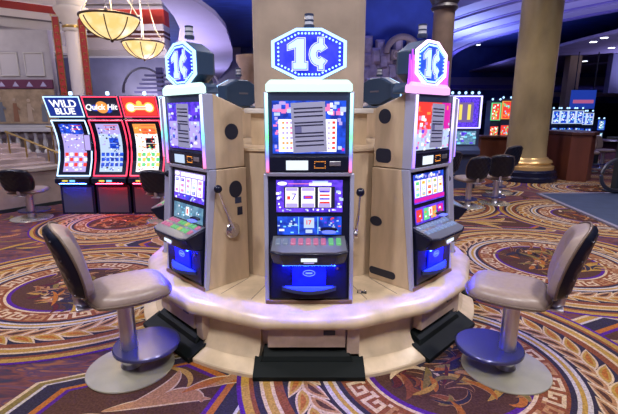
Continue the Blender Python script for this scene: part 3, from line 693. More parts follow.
rs = [(12.25, 12.5, lavd, 4.56), (12.5, 13.2, lavl, 4.6), (13.2, 13.35, lavd, 4.66), (13.35, 14.1, lavl, 4.68), (14.1, 14.25, lavd, 4.74), (14.25, 15.1, lavl, 4.76), (15.1, 15.25, lavd, 4.82), (15.25, 16, lavl, 4.84)]
for k, (a, c, m, z) in enumerate(rs): ringband('ceiling_band_%d' % (k + 1), m, 19.6, 20.3, a, c, 158, 262, z, 5.2)
slab('ceiling_soffit_right', P('mauve_soffit', (.26, .23, .42), .7, noise=.2, scale=1.5), [(9.4, 17), (9.45, 15), (9.6, 13.4), (11, 10.6), (13, 8.6), (19.9, 8.6), (19.9, 25.9), (9.6, 25.9)], 4.0, 4.1)
b = B(); b.lathe([(2.55, 3.9), (2.6, 3.93), (2.6, 3.99)], 40, c=(16.3, 22.6)); struct(b.build('ceiling_medallion', lavl, smooth=30))
sbox('trim_1', lavl, 8, 19.9, 25.7, 25.9, 3.25, 3.7); sbox('trim_2', lavd, 8, 19.9, 25.65, 25.9, 3.05, 3.25); sbox('trim_3', lavl, 8, 19.9, 25.7, 25.9, 2.95, 3.04)
sbox('wall_far_blue', blueceil, -16, 20, 25.9, 26, 2.2, 5.4)
# left wing: wall with panels, mural strip and layered mouldings
coveg = P('grey_plaster', (.42, .40, .40), .7, noise=.12, scale=3); covew = P('warm_plaster', (.58, .53, .50), .7, noise=.1, scale=3)
sbox('wall_panelled', greywall, -15.9, -5.35, 9.0, 9.15, 1.25, 3.2)
sbox('wall_lower', P('stone_dusk', (.26, .2, .2), .6, noise=.4, scale=3), -15.9, -5.35, 9.05, 9.15, 0, 1.25)
b = B()
for i in range(8):
    x1 = -5.50 - i * .53; x0 = x1 - .40
    b.M = Matrix.Translation((0, 8.985, 0)); 
    for (a, c, d, e_) in ((x0, x1, 2.74, 2.76), (x0, x1, 2.29, 2.31), (x0, x0 + .02, 2.31, 2.74), (x1 - .02, x1, 2.31, 2.74)): b.box(a, c, -.012, .014, d, e_)
    b.box(x0 + .02, x1 - .02, .002, .014, 2.31, 2.74, 1)
b.build('trim_4', [coveg, P('panel_inner', (.37, .35, .38), .7)], smooth=0)['kind'] = 'structure'
b = B(); b.box(-15.9, -5.36, 8.96, 9.0, 2.04, 2.22)
for i in range(16):
    x = -5.55 - i * .29; b.prism([(x - .07, 8.955, 2.08), (x + .07, 8.955, 2.08), (x, 8.955, 2.18)], [(x - .07, 8.96, 2.08), (x + .07, 8.96, 2.08), (x, 8.96, 2.18)], 1)
b.build('trim_5', [P('plum_band', (.10, .02, .06), .6), P('lilac_point', (.35, .32, .5), .6)], smooth=0)['kind'] = 'structure'
sbox('trim_6', coveg, -15.9, -5.3, 8.9, 9.0, 1.21, 1.29)
# generic mural (brown figures on ochre)
b = B(); b.box(-8.6, -5.36, 8.975, 9.0, 1.32, 2.03); g = random.Random(5)
for i in range(9):
    x = -5.62 - i * .30; zb = 1.36; h = g.uniform(.35, .55); w = .06; m = 1 + i % 3
    b.prism([(x - w, 8.968, zb), (x + w, 8.968, zb), (x + w * .6, 8.968, zb + h * .75), (x - w * .6, 8.968, zb + h * .75)], [(x - w, 8.975, zb), (x + w, 8.975, zb), (x + w * .6, 8.975, zb + h * .75), (x - w * .6, 8.975, zb + h * .75)], m)
    b.disc((x, 8.966, zb + h * .88), .035, 'y', 2, h=.01)
    b.prism([(x - .02, 8.966, zb + h * .6), (x + .10, 8.966, zb + h * .45), (x + .1, 8.966, zb + h * .52), (x, 8.966, zb + h * .7)], [(x - .02, 8.972, zb + h * .6), (x + .10, 8.972, zb + h * .45), (x + .1, 8.972, zb + h * .52), (x, 8.972, zb + h * .7)], m)
tag(b.build('wall_mural', [P('mural_ochre', (.28, .2, .13), .8, noise=.6, scale=6), P('mural_blue', (.12, .13, .16), .8), P('mural_tan', (.36, .27, .2), .8), P('mural_brown', (.2, .09, .05), .8)], smooth=0), 'dim ochre mural with standing figures on the far left wall', 'mural')
# mouldings of the big round cove, running off towards the left
M = Matrix.Translation((-5.52, 9.75, 0)) @ Matrix.Rotation(math.atan2(.62, .82), 4, 'Z')
for n_, (z0, z1, d, m) in enumerate([(2.86, 3.02, .12, coveg), (3.02, 3.3, .05, greywall), (3.3, 3.47, .0, coveg), (3.47, 3.5, -.03, P('dark_line', (.08, .07, .08), .7)), (3.5, 3.64, -.05, covew), (3.64, 3.8, .0, redp), (3.8, 4.1, -.06, covew), (4.1, 5.4, 0, coveg)]):
    b = B(); b.M = M; b.box(-6.5, .55, d, .4, z0, z1); struct(b.build('trim_%d' % (n_ + 7), m, smooth=0))
b = B(); b.M = M
for i in range(12): b.box(-.25 - i * .38, -.17 - i * .38, .02, .06, 3.10, 3.13)
struct(b.build('trim_15', dark, smooth=0))
# right part of the cove seen beyond the hanging bowls
for n_, (z0, z1, d, m) in enumerate([(3.1, 3.26, .1, coveg), (3.26, 3.56, .0, covew), (3.56, 3.62, -.05, P('brown_line', (.12, .04, .03), .6)), (3.62, 3.66, -.06, covew), (3.66, 3.74, 0, P('brown_line', 0)), (3.74, 3.9, -.05, cream), (3.9, 4.3, .1, P('bright_red', (.62, .06, .035), .5)), (4.3, 4.36, 0, cream), (4.36, 4.42, .06, coveg), (4.42, 5.4, -.02, cream)]):
    sbox('trim_%d' % (n_ + 16), m, -8.5, -3.95, 12 + d, 12.5, z0, z1)
sbox('wall_dusk', P('dusk_lavender', (.42, .4, .52), .7, noise=.3, scale=1.2), -15.9, -4, 25.5, 25.7, 0, 5.35)
b = B()
for c_, r in ((-6.9, .9), (-4.6, .9)):
    b.tube([(c_ + r * math.cos(R_(t)), 17.95, 2.4 + 1.0 * math.sin(R_(t))) for t in range(0, 181, 12)], .05, seg=6)
struct(b.build('trim_26', greywall))
b = B()
for i in range(5): b.box(-6.1 + .1 * i, -4.2, 14.9, 15.1, 2.25 + i * .14, 2.31 + i * .14)
b.box(-5.3, -5.1, 14.92, 15.2, 0, 3.1)
tag(b.build('slatted_balcony', P('slat_violet', (.10, .09, .2), .6), smooth=0), 'dark violet slatted balcony front far behind the left slot bank', 'balcony')
# left round column with capital, banners
b = B(); b.lathe([(.17, 0), (.17, 3.15)], 32, c=(-4.80, 9))
b.lathe([(.19, 3.15), (.21, 3.19), (.19, 3.23), (.2, 3.3), (.3, 3.5), (.33, 3.55), (.33, 3.6), (.26, 3.62), (.26, 3.8), (.36, 4.0), (.36, 5.39)], 32, 1, c=(-4.80, 9))
b.lathe([(.2, 3.20), (.21, 3.23), (.2, 3.26)], 32, 2, c=(-4.8, 9))
o = b.build('left_column', [P('white_plaster', (.62, .56, .56), .5), covew, gold], smooth=40); struct(o); tag(o, 'round white column with gilt capital behind the left slot bank', 'column')
for x, lb in ((-5.08, 'long red hanging banner left of the white column'), (-4.56, 'long red hanging banner right of the white column')):
    b = B(); b.box(x - .065, x + .065, 8.86, 8.875, 1.5, 3.42)
    t = b.build('hanging_banner', redp, smooth=0, bevel=.003); tag(t, lb, 'banner', 'red banners beside the white column')
    b = B()
    for i in range(13):
        z = 3.25 - i * .13; b.box(x - .03, x + .03, 8.852, 8.861, z - .008, z + .008); b.box(x - .03 + .045 * (i % 2), x - .015 + .045 * (i % 2), 8.852, 8.861, z - .05, z)
    b.box(x - .07, x - .06, 8.852, 8.87, 1.5, 3.42); b.box(x + .06, x + .07, 8.852, 8.87, 1.5, 3.42)
    gl = b.build('gilt_lettering', gold, t, smooth=0); gl['kind'] = 'stuff'
    b = B(); b.tube([(x - .08, 8.88, 3.45), (x + .08, 8.88, 3.45)], .012); b.ball((x - .09, 8.88, 3.45), .02); b.ball((x + .09, 8.88, 3.45), .02); b.build('banner_rod', brass, t)
# alabaster bowls
ala = Em('alabaster_glow', (1, .80, .42), 1.1, noise=1, scale=5, col2=(1, .66, .22))
def bowl(x, y, z, r, label):
    root = empty('pendant_bowl_lamp', (x, y, z), 0, label, 'ceiling lamp', 'hanging alabaster bowls')
    b = B(); b.lathe([(r * math.sin(R_(t)) / math.sin(R_(72)), -.31 * (math.cos(R_(t)) - math.cos(R_(72))) / (1 - math.cos(R_(72)))) for t in range(3, 73, 6)] + [(r * .97, .01), (r * .5, -.0)], 40)
    b.build('glass_bowl', ala, root, smooth=60)
    b = B(); b.tube([(r * 1.01 * math.cos(2 * PI * i / 40), r * 1.01 * math.sin(2 * PI * i / 40), .01) for i in range(40)], .018, closed=True, seg=8)
    for k in range(8):
        a = 2 * PI * (k + .3) / 8; b.tube([((r + .012) * math.sin(R_(t)) / math.sin(R_(72)) * math.cos(a), (r + .012) * math.sin(R_(t)) / math.sin(R_(72)) * math.sin(a), -.32 * (math.cos(R_(t)) - math.cos(R_(72))) / (1 - math.cos(R_(72)))) for t in range(4, 73, 8)], .009, seg=6)
    b.ball((0, 0, -.335), .025)
    b.build('rib_cage', P('dark_bronze', (.08, .045, .03), .4, .7), root)
    b = B()
    for k in range(4):
        a = 2 * PI * (k + .2) / 4; b.tube([(r * .98 * math.cos(a), r * .98 * math.sin(a), .02), (r * .62 * math.cos(a), r * .62 * math.sin(a), .32), (.03 * math.cos(a), .03 * math.sin(a), 1.35)], .011, seg=6); b.ball((r * .98 * math.cos(a), r * .98 * math.sin(a), .05), .025)
    b.tube([(0, 0, 1.3), (0, 0, 5.38 - z)], .02); b.build('chain_set', P('pale_metal', (.6, .55, .5), .4, .5), root)
    l = bpy.data.lights.new('bowl_bulb', 'POINT'); l.energy = 60; l.color = (1, .75, .4); l.shadow_soft_size = .2; lo = bpy.data.objects.new('bowl_bulb', l); COL.objects.link(lo); lo.parent = root; lo.location = (0, 0, .35)
bowl(-3.12, 6.95, 2.98, .435, 'larger alabaster bowl lamp hanging over the left slot bank')
bowl(-3.52, 9.3, 2.98, .42, 'smaller looking alabaster bowl lamp hanging further back')
# marble parapet, steps, rails
st_m = P('polished_marble', (.42, .32, .29), .15, noise=.5, scale=3, detail=9)
M = Matrix.Translation((-4.62, 6.46, 0)) @ Matrix.Rotation(math.atan2(.53, .35), 4, 'Z')
b = B(); b.M = M; b.box(-5, .75, 0, .22, 0, .60); ps = empty('marble_steps', (0, 0, 0), 0, 'polished marble parapet and steps at the far left', 'steps'); b.build('parapet', st_m, ps, smooth=0, bevel=.004)
b = B(); b.M = M; b.box(-5, .78, -.03, .25, .60, .66); b.build('parapet_cap', P('cap_marble', (.46, .38, .33), .2, noise=.3, scale=4), ps, smooth=0, bevel=.006)
b = B(); b.M = M; b.box(-5, .74, -.012, 0, 0, .06); b.build('plinth', blackm, ps, smooth=0)
for i in range(5):
    b = B(); b.M = M; b.box(-5, .70, .26 + i * .3, .26 + i * .3 + .3, 0, .70 + i * .07); b.build('step', st_m, ps, smooth=0, bevel=.004)
def rail(pts, posts, label):
    r = empty('brass_handrail', (0, 0, 0), 0, label, 'handrail', 'brass handrails on the marble steps')
    b = B(); b.tube(pts, .018); b.build('rail', brass, r)
    for p, z in posts: b = B(); b.tube([p, (p[0], p[1], z)], .014); b.build('post', brass, r)
rail([(-5.3, 7.3, 1.22), (-4.9, 7.3, 1.05), (-4.4, 7.3, .84)], [((-5.27, 7.3, 1.2), .4), ((-4.98, 7.3, 1.08), .4), ((-4.6, 7.3, .92), .4)], 'brass handrail in the middle of the marble steps')
rail([(-6.1, 7.1, 1.28), (-5.5, 7.1, .98), (-5.32, 7.1, .86)], [((-5.4, 7.1, .9), .4), ((-5.9, 7.1, 1.18), .4)], 'brass handrail at the left end of the marble steps')
rail([(-5.2, 8.3, 1.28), (-4.95, 8.3, 1.24), (-4.6, 8.3, 1.0)], [((-5.1, 8.3, 1.26), .4), ((-4.8, 8.3, 1.14), .4)], 'rear brass handrail close to the slot bank')
bal = empty('stone_balustrade', (0, 0, 0), 0, 'pale stone balustrade under the mural at the far left', 'balustrade')
b = B(); b.box(-8.5, -5.2, 8.62, 8.8, 1.16, 1.22); b.build('top_rail', coveg, bal, smooth=0, bevel=.005)
b = B(); b.box(-8.5, -5.2, 8.6, 8.82, .0, .72); b.build('base_wall', P('stone_dusk', 0), bal, smooth=0)
for i in range(14):
    b = B(); b.lathe([(.05, .72), (.05, .76), (.025, .8), (.055, .92), (.028, 1.06), (.05, 1.12), (.05, 1.16)], 12, c=(-5.32 - i * .19, 8.71)); b.build('baluster', coveg, bal)

# ------------------------------------------------------------------ left bank of curved machines
BS = [SCR[WHT], SCR[PAL], SCR[RED], SCR[BLU], SCR[LIL], SCR[YEL], SCR[GRN], SCR[ORG], dark, Em('sign_deep_blue', (.01, .04, .35), .9)]
def curved(x, kind, label):
    g = random.Random(kind)
    root = empty('curved_slot_machine', (x, 6.2, 0), 0, label, 'slot machine', 'curved screen slot machines in the left bank')
    trim = [Em('trim_ice', (.5, .75, 1), 2.), Em('trim_red', (1, .05, .12), 2.), Em('trim_red', 0), Em('trim_ice', 0)][kind]
    W = .258
    prof = [(-.03, .60), (.02, .70), (.075, .82), (.105, .95), (.11, 1.08), (.09, 1.2), (.05, 1.32), (.0, 1.42)]
    b = B(); b.ex([(.0, .0), (.02, .45), (-.10, .50), (-.10, .57), (-.03, .60)] + prof[1:] + [(.16, 1.45), (.5, 1.45), (.5, 0)][0:], -W, W); b.build('cabinet', black, root, smooth=0, bevel=.006)
    def yat(z):
        for (y0, z0), (y1, z1) in zip(prof, prof[1:]):
            if z0 <= z <= z1: return y0 + (y1 - y0) * (z - z0) / (z1 - z0)
        return prof[-1][0]
    for s in (-1, 1):
        b = B(); b.tube([(s * (W - .012), y - .008, z) for y, z in prof], .011, seg=6); b.build('neon_trim', trim, root)
    b = B(); b.tube([(-W + .012, prof[-1][0] - .008, 1.42), (W - .012, prof[-1][0] - .008, 1.42)], .011, seg=6); b.tube([(-W + .012, -.035, .605), (W - .012, -.035, .605)], .011, seg=6); b.build('neon_bar', trim, root)
    b = B()
    def cell(x0, x1, z0, z1, m, d=.004):
        n = max(1, int((z1 - z0) / .06))
        for k in range(n):
            za, zb = z0 + (z1 - z0) * k / n, z0 + (z1 - z0) * (k + 1) / n
            b.add([(x0, yat(za) - d, za), (x1, yat(za) - d, za), (x1, yat(zb) - d, zb), (x0, yat(zb) - d, zb)], [(0, 1, 2, 3)], m)
    xs = .17; base = [4, 1, 0, 4][kind]
    cell(-xs, xs, .66, 1.37, base)
    cell(-xs, xs, 1.20, 1.37, [3, 4, 7, 3][kind], .005)
    for i in range(6): cell(.0 if kind == 0 else -.05, xs - .02, 1.335 - i * .024, 1.349 - i * .024, 2 if i < 3 else [3, 4, 2, 3][kind], .007)
    cell(-.02, .12, 1.0, 1.16, [4, 3, 8, 4][kind], .007)
    for i in range(90):
        cx_ = g.uniform(-xs + .02, xs - .02); cz = g.uniform(.68, 1.34); w = g.uniform(.012, .03); h = g.uniform(.01, .025)
        cell(cx_ - w / 2, cx_ + w / 2, cz - h / 2, cz + h / 2, g.choice([[0, 1, 3, 4, 1, 0], [3, 3, 4, 8, 0, 1], [5, 6, 2, 7, 2, 0], [0, 1, 3, 4]][kind]), .009 + .001 * (i % 4))
    for i in range(5):
        for j in range(3): cell(-xs + .02 + i * .07, -xs + .07 + i * .07, .74 + j * .075, .79 + j * .075, [0, 3, 6, 0][kind] if (i + j) % 2 else [2, 0, 5, 2][kind] if kind != 1 else 3, .015)
    b.build('curved_screen', BS, root, smooth=0)
    b = B(); b.box(-.03, .05, -.108, -.10, .52, .55, 0); b.box(-.14, -.06, -.108, -.10, .525, .548, 1); b.build('deck_light', [SCR[CYN], SCR[YEL]], root, smooth=0)
    # sign tilted forward
    s_ = empty('topper_sign', (0, .0, 1.47)); s_.parent = root
    M = Matrix.Rotation(R_(22), 4, 'X')
    b = B(); b.M = M; b.box(-.258, .258, 0, .05, 0.0, .31); b.build('sign_case', navy, s_, smooth=0, bevel=.005)
    b = B(); b.M = M
    for a in ((-.258, .258, .298, .31), (-.258, .258, 0, .012), (-.258, -.246, 0, .31), (.246, .258, 0, .31)): b.box(a[0], a[1], -.008, .0, a[2], a[3])
    b.build('sign_neon', trim, s_, smooth=0)
    b = B(); b.M = M
    if kind == 0:
        text_into(b, 'WILD', .15, 0, -.006, .205, 0, off=.003, sx=1.0); text_into(b, 'BLUE', .13, 0, -.006, .09, 0, off=.003)
        b.box(-.235, .235, -.004, 0, .02, .29, 9)
    elif kind == 1:
        b.disc((.0, -.006, .15), .09, 'y', 7, h=.003); b.disc((.08, -.005, .12), .06, 'y', 3, h=.003); b.disc((-.1, -.005, .14), .065, 'y', 3, h=.003, ry=.05)
        text_into(b, 'Quick Hit', .115, 0, -.012, .15, 0, off=.002, slant=.25)
    elif kind == 2:
        b.box(-.235, .235, -.004, 0, .02, .29, 2)
        b.box(-.12, .12, -.009, -.004, .11, .19, 5); 
        for sx in (-1, 1): b.disc((sx * .13, -.010, .15), .075, 'y', 5, h=.005); b.disc((sx * .13, -.0125, .15), .055, 'y', 0, h=.003)
        b.box(-.12, .12, -.0135, -.009, .125, .165, 0); b.disc((0, -.012, .21), .04, 'y', 5, h=.004); b.box(-.09, .09, -.015, -.013, .135, .155, 7)
    else: b.box(-.235, .235, -.004, 0, .02, .29, 3); b.box(-.15, .15, -.008, -.004, .1, .2, 0)
    b.build('sign_art', BS, s_, smooth=0)
    b = B(); b.box(-.2, .2, .12, .2, 1.44, 1.76)
    b.build('sign_support', navy, root, smooth=0)
    b = B(); b.lathe([(.018, 1.76), (.018, 1.79)], 12, 1, c=(0, .15)); b.lathe([(.025, 1.79), (.025, 1.83), (.015, 1.84)], 12, 0, c=(0, .15)); b.build('candle_light', [Em('candle_white', (.5, .7, 1), 3.), bluebulb], root)
    b = B(); b.ex([(-.006, .03), (.0, .03), (.016, .42), (.008, .42)], -.22, .22); b.build('lower_panel', P('panel_dark', (.06, .06, .08), .5), root, smooth=0, bevel=.002)
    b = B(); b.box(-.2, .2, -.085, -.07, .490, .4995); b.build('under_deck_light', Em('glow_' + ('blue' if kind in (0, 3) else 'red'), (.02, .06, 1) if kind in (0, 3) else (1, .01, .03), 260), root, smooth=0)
    return root
curved(-3.55, 0, 'curved slot machine with the WILD BLUE sign, ice blue trim')
curved(-3.00, 1, 'curved slot machine with the Quick Hit sign, red trim')
curved(-2.45, 2, 'curved slot machine with red sign and yellow double disc emblem')
curved(-1.90, 3, 'curved slot machine at the right end, half hidden by the left island machine')
b = B(); b.box(-.20, .20, 0, .45, 0, .05)
for i, x in enumerate((-3.275, -2.725, -2.175)):
    b = B(); b.box(-.012, .012, 0, .4, 0, 1.40); b.box(-.012, .012, -.01, .02, 1.40, 1.44, 1)
    tag(b.build('divider_post', [black, brushed], loc=(x, 6.32, 0), smooth=0), ['black divider between the blue and first red curved machine', 'black divider between the two red trimmed curved machines', 'black divider beside the yellow emblem curved machine'][i], 'divider')
b = B(); b.box(-.05, .05, -.02, .0, -.12, .12); b.box(-.04, .04, -.024, -.019, -.11, .11, 1)
tag(b.build('small_screen', [black, SCR[LIL]], loc=(-3.275, 6.17, 1.10), smooth=0), 'small lilac screen mounted between the first two curved machines', 'screen')

# ------------------------------------------------------------------ right side
o = empty('gold_column', (5.13, 9.8, 0), 0, 'large gold marbled column on a black base at the right', 'column')
gm = P('gold_marble', (.36, .27, .13), .35, noise=.7, scale=1.6, detail=7, stretch=(1, 1, .5), dark=.5)
b = B(); b.lathe([(.45, .50), (.43, .7), (.42, 1.5), (.42, 5.39)], 48); b.build('shaft', gm, o, smooth=40)
b = B(); b.lathe([(.62, .27), (.62, .30), (.62, .34), (.56, .36), (.55, .40), (.58, .43), (.56, .47), (.50, .50), (.475, .54)], 48); b.build('gilt_ring', P('gilt', (.75, .5, .2), .3, .6), o, smooth=40)
b = B(); b.lathe([(.72, 0), (.72, .10), (.69, .13), (.69, .22), (.64, .27), (.6, .27)], 16); b.build('black_base', black, o, smooth=30)
o = empty('slim_column', (2.74, 9.0, 0), 0, 'brown column with dark capital behind the right 1¢ sign', 'column')
b = B(); b.lathe([(.22, 0), (.21, 3.55)], 32); b.build('shaft', P('brown_marble', (.26, .18, .14), .35, noise=.5, scale=3), o)
b = B(); b.lathe([(.23, 3.55), (.27, 3.60), (.24, 3.66), (.30, 3.78), (.30, 5.39)], 32); b.build('capital', P('dark_capital', (.06, .05, .06), .5), o, smooth=30)
b = B(); b.lathe([(.3, 0), (.3, 2.55), (.38, 2.7), (.38, 2.82)], 24); tag(struct(b.build('rear_column', P('brown_marble', 0), loc=(-1.30, 10, 0))), 'low brown column just left behind the centre column', 'column')
# rock facade with arch
g = random.Random(12); b = B()
rockpts = []
for i in range(14):
    for j in range(11):
        x = 1.75 + i * .2 + (j % 2) * .1; z = .2 + j * .38
        top = 3.9 - .45 * abs(math.sin(i * 1.3)) - (.35 if i > 10 else 0)
        if z > top: continue
        if x > 2.7 and 2.2 < z < 3.3 and x < 3.6: continue
        d = g.uniform(0, .12); w = .14; h = .26
        x += g.uniform(-.05, .05); z += g.uniform(-.1, .1)
        b.loft([[(x - w, 14.2, z - h), (x + w, 14.2, z - h), (x + w, 14.2, z + h), (x - w, 14.2, z + h)], [(x - w, 14 + .05 - d, z - h), (x + w, 14 + .05 - d, z - h), (x + w, 14 + .05 - d, z + h), (x - w, 14 + .05 - d, z + h)], [(x - w * .6, 13.96 - d, z - h * .6), (x + w * .7, 13.94 - d, z - h * .6), (x + w * .6, 13.95 - d, z + h * .65), (x - w * .7, 13.96 - d, z + h * .6)]])
rf = empty('rock_facade', (0, 0, 0), 0, 'rocky grey facade with a stone arch behind the rear topper', 'facade')
b.box(1.7, 4.4, 14.1, 14.25, 0, 3.2); rk = b.build('rock_face', P('rock_violet', (.46, .40, .5), .8, noise=.6, scale=5), rf, smooth=0); rk['kind'] = 'stuff'
b = B(); b.tube([(2.95 + .5 * math.cos(R_(t)), 13.8, 3.4 + .5 * math.sin(R_(t))) for t in range(0, 181, 12)], .1, seg=8); b.build('stone_arch', P('arch_stone', (.30, .23, .21), .7, noise=.4, scale=6), rf)
b = B(); b.box(2.6, 3.35, 13.75, 13.85, 3.2, 3.5)
for i in range(3): b.tube([(2.75 + i * .22 + .07 * math.cos(R_(t)), 13.74, 3.35 + .1 * math.sin(R_(t))) for t in range(0, 360, 30)], .02, 1, closed=True, seg=6)
b.build('carved_plaque', [P('arch_stone', 0), P('plaque_relief', (.55, .45, .4), .6)], rf, smooth=0)
sbox('wall_blue_niche', blueceil, 1.2, 4.6, 14.3, 14.4, 0, 5.4)
# background machines
def far_slot(loc, w, h, cols, trim, label, group='far slot machines on the right', rz=0, big=False):
    g = random.Random(int(loc[0] * 100)); root = empty('video_slot_machine', loc, rz, label, 'slot machine', group)
    b = B(); b.ex([(.0, 0), (.0, h * .35), (-.12, h * .38), (-.12, h * .42), (.0, h * .46), (.02, h), (.35, h), (.35, 0)], -w / 2, w / 2); b.build('cabinet', navy, root, smooth=0)
    b = B(); 
    zs0, zs1 = (h * .66, h * .97) if big else (h * .72, h * .95)
    b.box(-w * .40, w * .40, -.004, .02, h * .48, h * .62); 
    for i in range(24):
        x = g.uniform(-w * .36, w * .36); z = g.uniform(h * .49, h * .61); b.box(x - w * .05, x + w * .05, -.008 - .001 * (i % 3), 0, z - .018, z + .018, 1 + i % 3)
    b.build('lower_screen', cols, root, smooth=0)
    b = B(); b.box(-w * .42, w * .42, -.004, .02, zs0, zs1, 0 if not big else 4)
    for i in range(20 if not big else 0):
        x = g.uniform(-w * .34, w * .34); z = g.uniform(zs0 + .03, zs1 - .03); b.box(x - w * .06, x + w * .06, -.009 - .001 * (i % 3), 0, z - .02, z + .02, 1 + i % 3)
    if big:
        b.box(-w * .26, w * .26, -.006, 0, zs0 + .1, zs1 - .1, 5)
        for sx in (-1, 1): b.box(sx * w * .13 - .03, sx * w * .13 + .03, -.012, 0, zs0 + .15, zs1 - .14, 6)
    b.build('upper_screen', cols, root, smooth=0)
    b = B()
    for a in ((-w / 2, w / 2, zs1 + .01, zs1 + .03), (-w / 2, -w / 2 + .02, zs0, zs1 + .02), (w / 2 - .02, w / 2, zs0, zs1 + .02), (-w / 2, w / 2, zs0 - .02, zs0)): b.box(a[0], a[1], -.03, 0.01, a[2], a[3])
    b.build('light_frame', trim, root, smooth=0)
    b = B(); n = 5 if big else 2
    for i in range(n): b.ball((-w * .4 + w * .8 * i / (n - 1), .02, h + .03), .03, seg=8)
    b.build('crown_bulb', white, root)['kind'] = 'stuff'
    return root
C1 = [SCR[TEAL], SCR[CYN], SCR[PAL], SCR[PUR], SCR[PUR], Em('sign_dim', (.25, .16, .45), .8), SCR[YEL]]
far_slot((3.13, 8.5, 0), .66, 1.9, C1, Em('frame_violet', (.55, .5, 1), 2.4), 'video slot with white framed sign and yellow symbols, right of the island', big=True)
far_slot((5.30, 12, 0), .27, 1.9, [SCR[RED], SCR[YEL], SCR[WHT], SCR[GRN]], SCR[GRN], 'green and red lit far slot left of the gold column')
far_slot((5.60, 12, 0), .27, 1.95, [SCR[RED], SCR[CYN], SCR[ORG], SCR[GRN]], SCR[ORG], 'green and orange lit far slot touching the gold column')
far_slot((4.75, 13.3, 0), .3, 1.6, [SCR[BLU], SCR[CYN], SCR[PAL], SCR[PUR]], SCR[BLU], 'small blue lit far slot behind the wooden counter')
ic = [SCR[BLU], SCR[WHT], SCR[PAL], SCR[CYN]]
for i, x in enumerate((8.55, 8.82, 9.09, 9.36)): far_slot((x, 14.6, 0), .25, 1.70, ic, SCR[PAL], 'blue white slot beyond the wooden booth, %s of the first four' % ['leftmost', 'second from left', 'third from left', 'rightmost'][i])
for i, x in enumerate((9.85, 10.12, 10.39)): far_slot((x, 15.6, 0), .25, 1.62, ic, SCR[PAL], 'blue white slot in the further group of three, %s one' % ['left', 'middle', 'right'][i])
far_slot((10.85, 15.6, 0), .24, 1.35, [SCR[TEAL], SCR[CYN], SCR[WHT], SCR[PAL]], SCR[BLU], 'lone cyan slot at the right end of the far groups')
b = B(); b.box(-.5, .5, 0, .08, 0, .75); bsn = empty('blue_sign', (11.35, 17.6, 1.75), 0, 'blue hanging sign with a red bar in the right distance', 'sign'); b.build('sign_panel', Em('sign_navy', (.02, .06, .5), .7), bsn, smooth=0)
b = B(); b.box(-.42, .42, -.02, 0, .22, .36); b.build('red_bar', Em('bar_red', (.6, .15, .35), .7), bsn, smooth=0)
b = B(); b.tube([(-.4, .04, .75), (-.4, .04, 2.24)], .02); b.tube([(.4, .04, .75), (.4, .04, 2.24)], .02); b.build('hanger', blackm, bsn)
sbox('trim_27', P('gold_marble', 0), 11.2, 11.7, 18.6, 19, 0, 3.98)
sbox('wall_right_bulkhead', P('grey_blue', (.14, .15, .26), .7), 12.6, 19.9, 18, 18.3, 2.4, 3.98); sbox('trim_28', lavd, 10, 19.9, 19.5, 19.7, 2.6, 2.75); sbox('trim_29', P('taupe_beam', (.2, .17, .17), .6), 10, 19.9, 19.3, 19.5, 2.3, 2.5)
# wooden booth and counter
wb = empty('wooden_booth', (0, 0, 0), 0, 'red brown wooden booth standing right of the gold column', 'booth')
b = B(); b.exz([(5.98, 9.5), (6.35, 9.35), (6.65, 9.65), (7.05, 11), (5.7, 11.4), (5.7, 10.75), (5.98, 10.5)], .0, 1.05); b.build('panelling', wood, wb, smooth=0, bevel=.01)
b = B(); b.exz([(5.95, 9.47), (6.36, 9.31), (6.7, 9.62), (7.1, 11.05), (5.67, 11.45), (5.67, 10.72), (5.95, 10.48)], 1.05, 1.12); b.build('counter_top', P('dark_wood', (.07, .025, .02), .3), wb, smooth=0, bevel=.008)
wc = empty('wooden_counter', (0, 0, 0), 0, 'low red brown wooden counter left of the gold column', 'counter')
b = B(); b.box(4.55, 5.3, 11, 11.6, 0, .9); b.build('panelling', wood, wc, smooth=0, bevel=.01)
b = B(); b.box(4.5, 5.35, 10.95, 11.65, .9, .96); b.build('counter_top', P('dark_wood', 0), wc, smooth=0, bevel=.01)
# floor mat, ring rail
b = B(); b.exz([(4.15, 5.2), (7.6, 5.2), (8.2, 7.9), (4.42, 7.75)], .007, .03); b.exz([(4.10, 5.15), (4.16, 5.15), (4.44, 7.8), (4.38, 7.8)], .007, .035, 1); b.exz([(4.38, 7.74), (8.2, 7.88), (8.2, 7.95), (4.38, 7.81)], .007, .035, 1)
tag(b.build('floor_mat', [P('mat_blue', (.03, .045, .085), .7, noise=.3, scale=5), P('mat_edge', (.22, .2, .24), .5)], smooth=0), 'dark blue grey mat on the carpet at the right edge', 'mat')
rr_ = empty('ring_railing', (5.9, 7.75, 0.03), 0, 'black post with a large steel ring rail at the right edge', 'railing')
b = B(); b.tube([(-.03 + .40 * math.cos(R_(t)), 0 + .1 * math.cos(R_(t)), .36 + .30 * math.sin(R_(t))) for t in range(0, 360, 10)], .035, closed=True); b.build('ring', P('dark_steel', (.12, .12, .14), .3, .8), rr_)
b = B(); b.box(.02, .16, .1, .24, .0, 1.02); b.box(-.08, .26, .02, .32, 0, .03); b.build('post', blackm, rr_, smooth=0, bevel=.01)
b = B(); b.box(-.16, .4, .05, .3, 1.02, 1.06); b.build('post_top', blackm, rr_, smooth=0, bevel=.005)
b = B(); b.box(-.05, .35, .04, .05, .985, 1.012); b.build('cyan_light', SCR[CYN], rr_, smooth=0)
